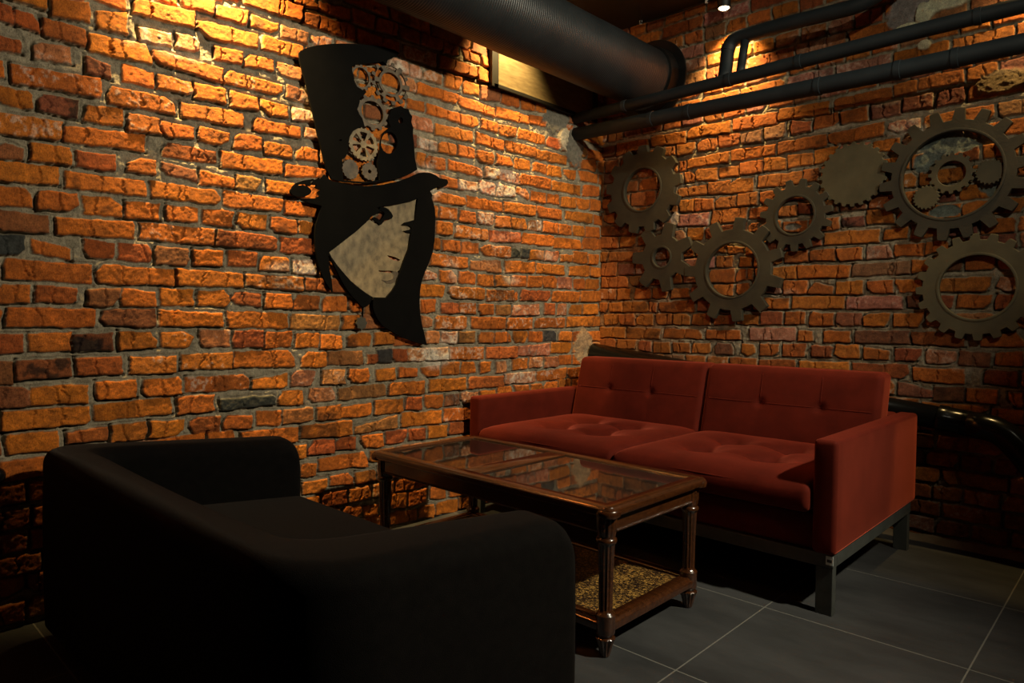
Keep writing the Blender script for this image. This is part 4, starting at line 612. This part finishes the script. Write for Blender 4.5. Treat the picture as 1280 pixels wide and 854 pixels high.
# ---------------------------------------------------------------- insulated pipes under the ceiling along the back wall
def pipe_obj(name, label, path, r, mat, seams=(), group=None, n=28):
    e = empty(name, path[0], label, 'pipe', group); o0 = Vector(path[0])
    P = [Vector(p) - o0 for p in path]
    obj('pipe_sleeve', tube_bm(P, r, n), M[mat], e, smooth=True)
    for (i, t) in seams:      # taped joints
        a = P[i].lerp(P[i + 1], t); dr = (P[i + 1] - P[i]).normalized()
        rr_ = r if not hasattr(r, '__len__') else r[i]
        obj('joint_tape', tube_bm([a - dr * .013, a - dr * .012, a + dr * .012, a + dr * .013], [rr_ + .0003, rr_ + .003, rr_ + .003, rr_ + .0003], n), M[mat], e, sharp=40)
    return e
def bend(pts, r, n=7):
    """round the corners of a polyline"""
    pts = [Vector(p) for p in pts]; out = [pts[0]]
    for a, b, c in zip(pts, pts[1:], pts[2:]):
        d0 = (a - b).normalized(); d1 = (c - b).normalized(); k = min(r, (a - b).length * .45, (c - b).length * .45)
        p, q = b + d0 * k, b + d1 * k
        for i in range(n + 1):
            t = i / n; out.append(p * (1 - t) ** 2 + b * 2 * t * (1 - t) + q * t * t)
    return out + [pts[-1]]
pipe_obj('ceiling_pipe', 'upper of two parallel black insulated pipes crossing the back wall under the duct', [(.012, -.30, 2.212), (.6, -.30, 2.213), (1.2, -.30, 2.218), (1.8, -.30, 2.224), (2.4, -.30, 2.222), (3.4, -.30, 2.222), (5.1, -.30, 2.222)], .0315, 'pipe', [(0, .62), (1, .67), (2, .25), (3, .42), (3, .75)], 'insulated pipes along the back wall')
pipe_obj('ceiling_pipe', 'lower of two parallel black insulated pipes crossing the back wall above the gears', [(.012, -.30, 2.118), (.6, -.30, 2.105), (1.2, -.30, 2.090), (1.8, -.30, 2.078), (2.4, -.30, 2.077), (3.4, -.30, 2.075), (5.1, -.30, 2.072)], .0385, 'pipe', [(0, .92), (1, .3), (2, .4), (2, .95), (3, .3)], 'insulated pipes along the back wall')
rs_ = pipe_obj('riser_pipe', 'black insulated pipe rising beside the lamp, then running right under the ceiling', bend([(.955, -.27, 2.225), (.950, -.235, 2.30), (.955, -.22, 2.452), (1.25, -.22, 2.448), (1.62, -.22, 2.432), (1.80, -.20, 2.56), (1.84, -.18, 2.785)], .09), .034, 'pipe', [(10, .3)], 'insulated pipes along the back wall')
obj('branch_pipe', tube_bm([p - Vector((.955, -.27, 2.225)) for p in bend([(1.045, -.27, 2.245), (1.035, -.235, 2.31), (1.045, -.22, 2.43)], .04)], .021, 20), M['pipe'], rs_, smooth=True)

# low drain pipe behind the sofa
e = empty('drain_pipe', (0, -.088, 0), 'black glossy drain pipe low on the back wall behind the red sofa', 'pipe')
A_, B_ = Vector((.02, 0, .800)), Vector((2.00, .02, .568)); dr = (B_ - A_).normalized()
obj('long_pipe', tube_bm([A_, A_ + dr * .9, B_], .052, 40), M['pvc'], e, smooth=True)
obj('coupling', tube_bm([B_ - dr * .09, B_ - dr * .089, B_ - dr * .055, B_ - dr * .050, B_ + dr * .02], [.053, .060, .060, .057, .057], 40), M['pvc'], e, sharp=35)
elb = bend([B_ + dr * .0, B_ + dr * .14, B_ + dr * .14 + Vector((.085, -.01, -.085)), B_ + dr * .14 + Vector((.19, -.02, -.24))], .09, 9)
obj('elbow', tube_bm(elb, .057, 40), M['pvc'], e, smooth=True)
k_ = elb[-1]; dn = Vector((.19, 0, -.26)).normalized()
obj('lower_coupling', tube_bm([k_ - dn * .06, k_ - dn * .059, k_ + dn * .0, k_ + dn * .002], [.057, .064, .064, .058], 40), M['pvc'], e, sharp=35)
obj('outlet_pipe', tube_bm([k_, Vector((k_.x + .16, -.0, .17)), Vector((k_.x + .17, 0, .002))], .052, 40), M['pvc'], e, smooth=True)

# spot lamp on the ceiling near the back wall
sp = empty('spot_lamp', (.895, -.16, ZC), 'small black cylindrical ceiling spotlight shining down the back wall, lit warm', 'lamp')
obj('lamp_body', lathe_bm([(.030, 0), (.030, -.01), (.034, -.012), (.034, -.135), (.030, -.140), (.0285, -.140), (.0285, -.128)], n=40), M['blacksteel'], sp, sharp=40)
obj('lens', lathe_bm([(.0275, -.136), (.0275, -.139), (.018, -.146), (.004, -.149)], n=32), M['lens'], sp, smooth=True, label='glowing warm lens')
# cable under the ceiling with little clips
cab = empty('ceiling_cable', (0, 0, ZC), 'thin black cable clipped along the ceiling edge beside the duct', 'cable')
cpts = [(1.45, -1.95, -.012), (1.0, -1.2, -.011), (.62, -.55, -.012), (.36, -.12, -.014), (.30, -.045, -.016), (.45, -.04, -.020), (.8, -.042, -.016), (1.4, -.04, -.018), (2.2, -.04, -.016)]
obj('cable', tube_bm(bend(cpts, .12, 5), .0045, 10), M['blacksteel'], cab, smooth=True)
for c in ((.86, -.955, -.012), (.31, -.055, -.016), (.73, -.041, -.017)):
    obj('cable_clip', box(c[0] - .007, c[0] + .007, c[1] - .005, c[1] + .005, c[2] - .007, 0.0, bev=.001), M['label'], cab, label='small pale clip')
# unidentified round black object, shaped as a knob, on the left wall at the picture edge
kb = empty('wall_fitting', (.0, -3.150, .498), 'small glossy black round bolt on the brick wall at the far left', 'fitting')
bm = lathe_bm([(.010, -.02), (.010, .012), (.022, .014), (.027, .024), (.022, .036), (.008, .042)], n=28); bmesh.ops.rotate(bm, verts=bm.verts, cent=(0, 0, 0), matrix=Matrix.Rotation(PI / 2, 3, 'Y'))
obj('fitting_head', bm, M['pvc'], kb, smooth=True)

# ---------------------------------------------------------------- red sofa
s = empty('sofa', (.95, -.67, 0), 'rust-red velvet two-seat sofa with tufted cushions on a grey metal frame, against the back wall', 'sofa')
X0, X1, Y0, Y1 = -.90, .90, -.515, .52     # local outline
for a, b in ((X0, X0 + .078), (X1 - .078, X1)):
    obj('armrest', rounded_bm(a, b, Y0, Y1, .213, .602, .016, .05), M['velvet'], s, smooth=True)
obj('seat_base', rounded_bm(X0 + .079, X1 - .079, Y0 + .03, Y1 - .03, .215, .340, .012, .06), M['velvet'], s, smooth=True)
obj('back_frame', rounded_bm(X0 + .079, X1 - .079, Y1 - .14, Y1 - .01, .34, .60, .015, .06), M['velvet'], s, smooth=True)
def seat_fn(cx, w, seed):
    rr_ = random.Random(seed)
    dm = [(cx + sx * w * .17 + rr_.uniform(-.01, .01), y_) for sx in (-1, 1) for y_ in (-.235, .03)]
    def fn(x, y, z):
        u = (x - cx) / (w / 2); v = (y + .125) / .385
        t = max(0, min(1, (z - .345) / .10))
        zz = z + t * .026 * (1 - abs(u) ** 9) * (1 - abs(v) ** 9)
        for dx, dy in dm:
            d_ = math.hypot(x - dx, (y - dy))
            zz -= t * (.022 * math.exp(-(d_ / .028) ** 2) + .030 * math.exp(-(d_ / .055) ** 2) + .026 * math.exp(-(d_ / .105) ** 2))
        for i in range(2):  # creases that join the tufts
            zz -= t * .012 * math.exp(-((x - dm[i * 2][0]) / .022) ** 2) * (1 if -.26 < y < .06 else math.exp(-((max(-.26 - y, y - .06)) / .06) ** 2))
            yy = dm[i][1]; zz -= t * .012 * math.exp(-((y - yy) / .022) ** 2) * (1 if abs(x - cx) < w * .2 else math.exp(-((abs(x - cx) - w * .2) / .08) ** 2))
        bulge = .010 * (1 - ((z - .395) / .055) ** 2) if abs(v) > .8 else 0
        return (x, y - (bulge if v < 0 else 0), zz)
    return fn, dm
for i, (a, b) in enumerate(((X0 + .084, -.004), (.004, X1 - .084))):
    w = b - a; cx = (a + b) / 2; fn, dm = seat_fn(cx, w, i)
    c = obj('seat_cushion', rounded_bm(a, b, Y0 - .012, .262, .343, .443, .025, .016, fn, 6), M['velvet'], s, smooth=True)
    # piping seam around the front edge
    sm = [(a + .012, .2, .416), (a + .006, Y0 + .04, .416), (a + .02, Y0 - .007, .417), (cx, Y0 - .016, .421), (b - .02, Y0 - .007, .417), (b - .006, Y0 + .04, .416), (b - .012, .2, .416)]
    obj('piping', tube_bm(bend(sm, .02, 4), .0032, 8), M['velvet'], c, smooth=True)
    for (dx, dy) in dm:
        z_ = .388
        obj('tuft_button', lathe_bm([(.006, z_ - .006), (.010, z_ - .003), (.008, z_ + .001), (.003, z_ + .003)], dx, dy, 14), M['velvet_dark'], c, smooth=True)
    # backrest cushion, leaning back
    bu = [a + w * .30, a + w * .63] if i == 0 else [a + w * .36, a + w * .70]
    def bfn(x, y, z, cx=cx, w=w, bu=bu):
        t = (z - .42) / .36; f = max(0, min(1, (.30 - y) / .12))
        yy = y + t * .095
        for q in bu:
            d_ = math.hypot(x - q, z - .615)
            yy += f * (.024 * math.exp(-(d_ / .018) ** 2) + .007 * math.exp(-(d_ / .07) ** 2))
            yy += f * .0022 * math.exp(-((x - q) / .006) ** 2)
        yy += f * .0035 * math.exp(-((z - .615) / .006) ** 2)
        u = (x - cx) / (w / 2)
        yy -= f * .012 * (1 - u ** 4) * (1 - (2 * t - 1) ** 4 if 0 < t < 1 else 0)
        return (x, yy, z)
    bc = obj('back_cushion', rounded_bm(a, b, .205, .345, .40, .782, .028, .013, bfn, 6), M['velvet'], s, smooth=True)
    def fp(x, z): return bfn(x, .2035, z)
    obj('seam', tube_bm([fp(a + .03 + (w - .06) * k / 40, .615) for k in range(41)], .0022, 6), M['velvet'], bc, smooth=True)
    for q in bu:
        obj('seam', tube_bm([fp(q, .64 + .11 * k / 10) for k in range(11)], .0018, 6), M['velvet'], bc, smooth=True)
    for q in bu:
        bm = lathe_bm([(.0045, 0), (.009, .003), (.007, .007), (.002, .009)], 0, 0, 14)
        bmesh.ops.rotate(bm, verts=bm.verts, cent=(0, 0, 0), matrix=Matrix.Rotation(PI / 2, 3, 'X')); bmesh.ops.translate(bm, verts=bm.verts, vec=(q, .280, .615))
        obj('back_button', bm, M['velvet_dark'], bc, smooth=True)
bm = bmesh.new()
for a, b, c_, d_ in ((X0 + .01, X1 - .01, Y0 + .02, Y0 + .06), (X0 + .01, X1 - .01, Y1 - .075, Y1 - .035), (X0 + .01, X0 + .05, Y0 + .061, Y1 - .076), (X1 - .05, X1 - .01, Y0 + .061, Y1 - .076)):
    add_box(bm, a, b, c_, d_, .165, .212, .002)
obj('frame', bm, M['steel'], s)
for lx in (X0 + .012, X1 - .068):
    for ly in (Y0 + .022, Y1 - .073):
        obj('leg', box(lx, lx + .056, ly, ly + .036, .0, .1645, bev=.002), M['steel'], s)
tg = obj('label_tag', box(X1 - .034, X1 - .010, Y0 + .0175, Y0 + .0195, .176, .206), M['label'], s, label='small white label on the frame corner')
obj('print', box(X1 - .030, X1 - .014, Y0 + .0168, Y0 + .0174, .185, .195), M['ink'], tg)

# ---------------------------------------------------------------- black loveseat seen from behind
bsx, bsy = 1.0, -2.75
bs_ = empty('loveseat', (bsx, bsy, 0), 'low black fabric sofa with rounded back and arms, seen from behind in the foreground', 'sofa')
outer = [Vector((.385, -2.36)), Vector((.105, -3.075)), Vector((1.65, -3.03)), Vector((1.752, -2.452))]
inner = [Vector((.530, -2.40)), Vector((.300, -2.955)), Vector((1.455, -2.925)), Vector((1.600, -2.43))]
def rail(P, r):
    c = bend([Vector((p.x, p.y, 0)) for p in P], r, 12)
    out = []
    for a, b in zip(c, c[1:]):
        n = 24 if (a - b).length > .2 else 1
        out += [a.lerp(b, k / n) for k in range(n)]
    return out + [c[-1]]
RO, RI = rail(outer, .16), rail(inner, .09)
def shell_bm():
    bm = bmesh.new(); rings = []
    mid = [(a + b) / 2 for a, b in zip(RO, RI)]
    ln = [0]
    for a, b in zip(mid, mid[1:]): ln.append(ln[-1] + (b - a).length)
    tot = ln[-1]
    ends = [0, .0008, .003, .008, .016, .028, .044, .060]
    samp = ends + [s for s in ln if .07 < s < tot - .07] + [tot - e for e in reversed(ends)]
    for s_ in samp:
        i = max(0, min(len(ln) - 2, int(np.searchsorted(ln, s_)) - 1)); f = (s_ - ln[i]) / (ln[i + 1] - ln[i])
        o_ = RO[i].lerp(RO[i + 1], f); n_i = RI[i].lerp(RI[i + 1], f); c = (o_ + n_i) / 2; nn = (n_i - o_).normalized(); hw = (n_i - o_).length / 2
        e_ = min(s_, tot - s_)
        q = 1 - (1 - e_ / .062) ** 2 if e_ < .062 else 1
        drop = .062 * (1 - math.sqrt(max(0, q)))
        hw -= .012 * (1 - math.sqrt(max(0, 1 - max(0, 1 - e_ / .016) ** 2)))
        k_ = max(0, 1 - abs(s_ - tot * .34) / (tot * .34))
        zt = .586 + .014 * k_ - drop; r = .048; prof = [(-hw, .07)]
        for z_ in (.12, .25, .40): prof.append((-hw - .004 * math.sin((z_ - .07) / .5 * PI), z_))
        for k in range(8): a_ = PI / 2 * k / 7; prof.append((-hw + r - r * math.cos(a_), zt - r + r * math.sin(a_)))
        for k in range(8): a_ = PI / 2 * (1 - k / 7); prof.append((hw - r + r * math.cos(a_), zt - r + r * math.sin(a_)))
        for z_ in (.40, .25, .12): prof.append((hw, z_))
        prof.append((hw, .07))
        rings.append([bm.verts.new(Vector((c.x - bsx, c.y - bsy, 0)) + nn * a_ + Vector((0, 0, z_))) for a_, z_ in prof])
    m_ = len(rings[0])
    for r0, r1 in zip(rings, rings[1:]):
        for k in range(m_): bm.faces.new((r0[k], r0[(k + 1) % m_], r1[(k + 1) % m_], r1[k]))
    bm.faces.new(rings[0]); bm.faces.new(rings[-1][::-1])
    return bm
obj('back_and_arms', shell_bm(), M['blackcloth'], bs_, sharp=50)
def prism(P, z0, z1, r, mat, name, par):
    bm = bmesh.new(); vs = [bm.verts.new((p.x - bsx, p.y - bsy, z0)) for p in P]
    f = bm.faces.new(vs); ex = bmesh.ops.extrude_face_region(bm, geom=[f])
    bmesh.ops.translate(bm, verts=[g for g in ex['geom'] if isinstance(g, bmesh.types.BMVert)], vec=(0, 0, z1 - z0))
    bmesh.ops.bevel(bm, geom=list(bm.edges), offset=r, segments=4, affect='EDGES', profile=.5)
    return obj(name, bm, mat, par, sharp=60)
ins = [Vector((inner[0].x + .004, -2.40)), inner[1] + Vector((.02, .02)), inner[2] + Vector((-.02, .02)), Vector((inner[3].x - .004, -2.40))]
prism(ins, .08, .268, .012, M['blackcloth'], 'seat_base', bs_)
prism([p for p in ins], .270, .402, .022, M['blackcloth'], 'seat_cushion', bs_)
for lx, ly in ((.44, -2.52), (.33, -2.95), (1.52, -2.93), (1.60, -2.56)):
    obj('leg', lathe_bm([(.014, 0), (.020, .03), (.022, .0695)], lx - bsx, ly - bsy, 20), M['blacksteel'], bs_, smooth=True)

# ---------------------------------------------------------------- coffee table
T = empty('coffee_table', (.90, -1.68, 0), 'dark wooden coffee table with two smoked glass panes and a cane shelf', 'table')
tx0, tx1, ty0, ty1 = -.597, .597, -.293, .293
def frame_bm(x0, x1, y0, y1, w, z0, z1, mids=(), bulge=.010):
    """moulded frame: swept bullnose outline with the panes left open"""
    bm = bmesh.new()
    def outline(off, corner):
        pts = []
        cs = ((x1, y0, -PI / 2), (x1, y1, 0), (x0, y1, PI / 2), (x0, y0, PI))
        for cx, cy, a0 in cs:
            R_ = max(corner, .001); sx = -1 if cx > 0 else 1; sy = -1 if cy > 0 else 1
            ox, oy = cx + sx * (off + R_), cy + sy * (off + R_)
            for k in range(7):
                a = a0 + PI / 2 * k / 6; pts.append((ox + R_ * math.cos(a), oy + R_ * math.sin(a)))
        return pts
    prof = [(w, z0), (.006, z0), (.0015, z0 + .004), (0, z0 + (z1 - z0) * .45), (.002, z0 + (z1 - z0) * .72), (.006, z0 + (z1 - z0) * .78), (.010, z1 - .001), (.014, z1), (w - .006, z1), (w - .002, z1 - .003), (w, z1 - .006)]
    rings = [[bm.verts.new((x_, y_, z_)) for x_, y_ in outline(o_, max(.030 - o_, .0008))] for o_, z_ in prof]
    n = len(rings[0])
    for a in range(len(rings)):
        r0, r1 = rings[a], rings[(a + 1) % len(rings)]
        for k in range(n): bm.faces.new((r0[k], r0[(k + 1) % n], r1[(k + 1) % n], r1[k]))
    for m0, m1 in mids: add_box(bm, m0, m1, y0 + w, y1 - w, z0, z1 - .0005, .003)
    return bm
obj('top_frame', frame_bm(tx0, tx1, ty0, ty1, .056, .430, .458, [(-.090, .000)]), M['wood'], T, sharp=35)
# corner ears of the moulding
for sx in (-1, 1):
    for sy in (-1, 1):
        obj('corner_block', lathe_bm([(.030, .424), (.036, .428), (.038, .437), (.036, .446), (.031, .450)], sx * (tx1 - .034), sy * (ty1 - .034), 32), M['wood'], T, sharp=40)
for a, b in ((tx0 + .0565, -.0905), (.0005, tx1 - .0565)):
    obj('glass_pane', box(a, b, ty0 + .0565, ty1 - .0565, .446, .452), M['glass'], T, label='smoked glass pane')
for a, b, c_, d_ in ((tx0 + .07, tx1 - .07, ty0 + .028, ty0 + .046), (tx0 + .07, tx1 - .07, ty1 - .046, ty1 - .028), (tx0 + .028, tx0 + .046, ty0 + .07, ty1 - .07), (tx1 - .046, tx1 - .028, ty0 + .07, ty1 - .07)):
    ap = obj('apron', box(a, b, c_, d_, .378, .4295, bev=.003), M['wood'], T)
    L_ = b - a if b - a > d_ - c_ else d_ - c_; n = int(L_ / .0085); bm = bmesh.new()
    for k in range(n):
        t = (k + .5) / n
        p = (a + (b - a) * t, (c_ - .001 if c_ < 0 else d_ + .001), .3775) if b - a > d_ - c_ else ((a - .001 if a < 0 else b + .001), c_ + (d_ - c_) * t, .3775)
        r_ = bmesh.ops.create_uvsphere(bm, u_segments=8, v_segments=6, radius=.0042); bmesh.ops.translate(bm, verts=r_['verts'], vec=p)
    obj('beading', bm, M['wood'], ap, smooth=True)
legp = [(.010, 0), (.014, .004), (.018, .016, .003), (.023, .036, .005), (.029, .053, .006), (.031, .058, .002), (.028, .061), (.022, .063), (.022, .067), (.027, .070), (.029, .075), (.029, .116), (.030, .121), (.030, .129), (.025, .134),
        (.021, .138), (.0205, .145, .003), (.022, .25, .0035), (.0255, .335, .004), (.026, .341), (.030, .344), (.032, .350), (.030, .356), (.026, .359), (.026, .364), (.028, .367, .002), (.031, .385, .003), (.031, .418, .003), (.029, .4235), (.027, .4238)]
for sx in (-1, 1):
    for sy in (-1, 1):
        obj('leg', lathe_bm(legp, sx * (tx1 - .048), sy * (ty1 - .048), 72, 12), M['wood'], T, sharp=40)
sf = obj('shelf', frame_bm(tx0 + .022, tx1 - .022, ty0 + .022, ty1 - .022, .052, .078, .113), M['wood'], T, sharp=35)
obj('cane_panel', box(tx0 + .075, tx1 - .075, ty0 + .075, ty1 - .075, .098, .106), M['cane'], sf, label='golden woven cane')

# ---------------------------------------------------------------- light
def lamp(kind, loc, target, energy, col, size, cone=None, blend=.5, name='light'):
    l = bpy.data.lights.new(name, kind); l.energy = energy; l.color = col
    if kind == 'SPOT':
        l.shadow_soft_size = size; l.spot_size = math.radians(cone); l.spot_blend = blend
    else: l.shape = 'DISK'; l.size = size
    o = bpy.data.objects.new(name, l); COL.objects.link(o); o.location = loc
    o.rotation_euler = (Vector(target) - Vector(loc)).to_track_quat('-Z', 'Y').to_euler(); return o
WARM = (1, .66, .24); NEUT = (1, .90, .67)
lamp('SPOT', (3.65, -1.25, 2.65), (.2, -2.1, 1.0), 440, NEUT, .06, 95, .75, 'room_spot')
lamp('SPOT', (3.5, -3.3, 2.70), (1.15, 0, 1.66), 112, NEUT, .04, 39, .5, 'gear_spot')
lamp('SPOT', (.895, -.16, 2.635), (.87, .0, 2.33), 130, WARM, .02, 86, 1.0, 'spot_beam')
lamp('SPOT', (2.35, -.16, 2.70), (2.28, .0, 2.2), 70, WARM, .02, 90, 1.0, 'spot_beam_right')
lamp('SPOT', (.17, -2.62, 2.72), (.0, -2.55, 2.48), 800, WARM, .025, 88, 1.0, 'spot_beam_left')
lamp('SPOT', (.155, -.95, 2.735), (.0, -.92, 2.35), 270, WARM, .02, 80, 1.0, 'spot_beam_corner')
w = bpy.data.worlds.new('world'); SC.world = w; w.use_nodes = True
w.node_tree.nodes['Background'].inputs[0].default_value = (.5, .6, .7, 1); w.node_tree.nodes['Background'].inputs[1].default_value = .004

# ---------------------------------------------------------------- camera
cd = bpy.data.cameras.new('camera'); cam = bpy.data.objects.new('camera', cd); COL.objects.link(cam)
cd.sensor_width = 36; cd.lens = 24.0; cd.clip_start = .02
cy_, cp, cr = .7606, .0331, .0100
f = Vector((-math.sin(cy_) * math.cos(cp), math.cos(cy_) * math.cos(cp), -math.sin(cp)))
r0 = f.cross(Vector((0, 0, 1))).normalized(); u0_ = r0.cross(f)
rt = r0 * math.cos(cr) + u0_ * math.sin(cr); up = -r0 * math.sin(cr) + u0_ * math.cos(cr)
cam.matrix_world = Matrix(((rt.x, up.x, -f.x, 2.62), (rt.y, up.y, -f.y, -3.57), (rt.z, up.z, -f.z, 1.0), (0, 0, 0, 1)))
SC.camera = cam
SC.view_settings.view_transform = 'Standard'; SC.view_settings.look = 'None'; SC.view_settings.exposure = 0; SC.view_settings.gamma = 1
SC.view_settings.use_curve_mapping = False
SC.cycles.use_denoising = True
SC.cycles.max_bounces = 8; SC.cycles.diffuse_bounces = 2
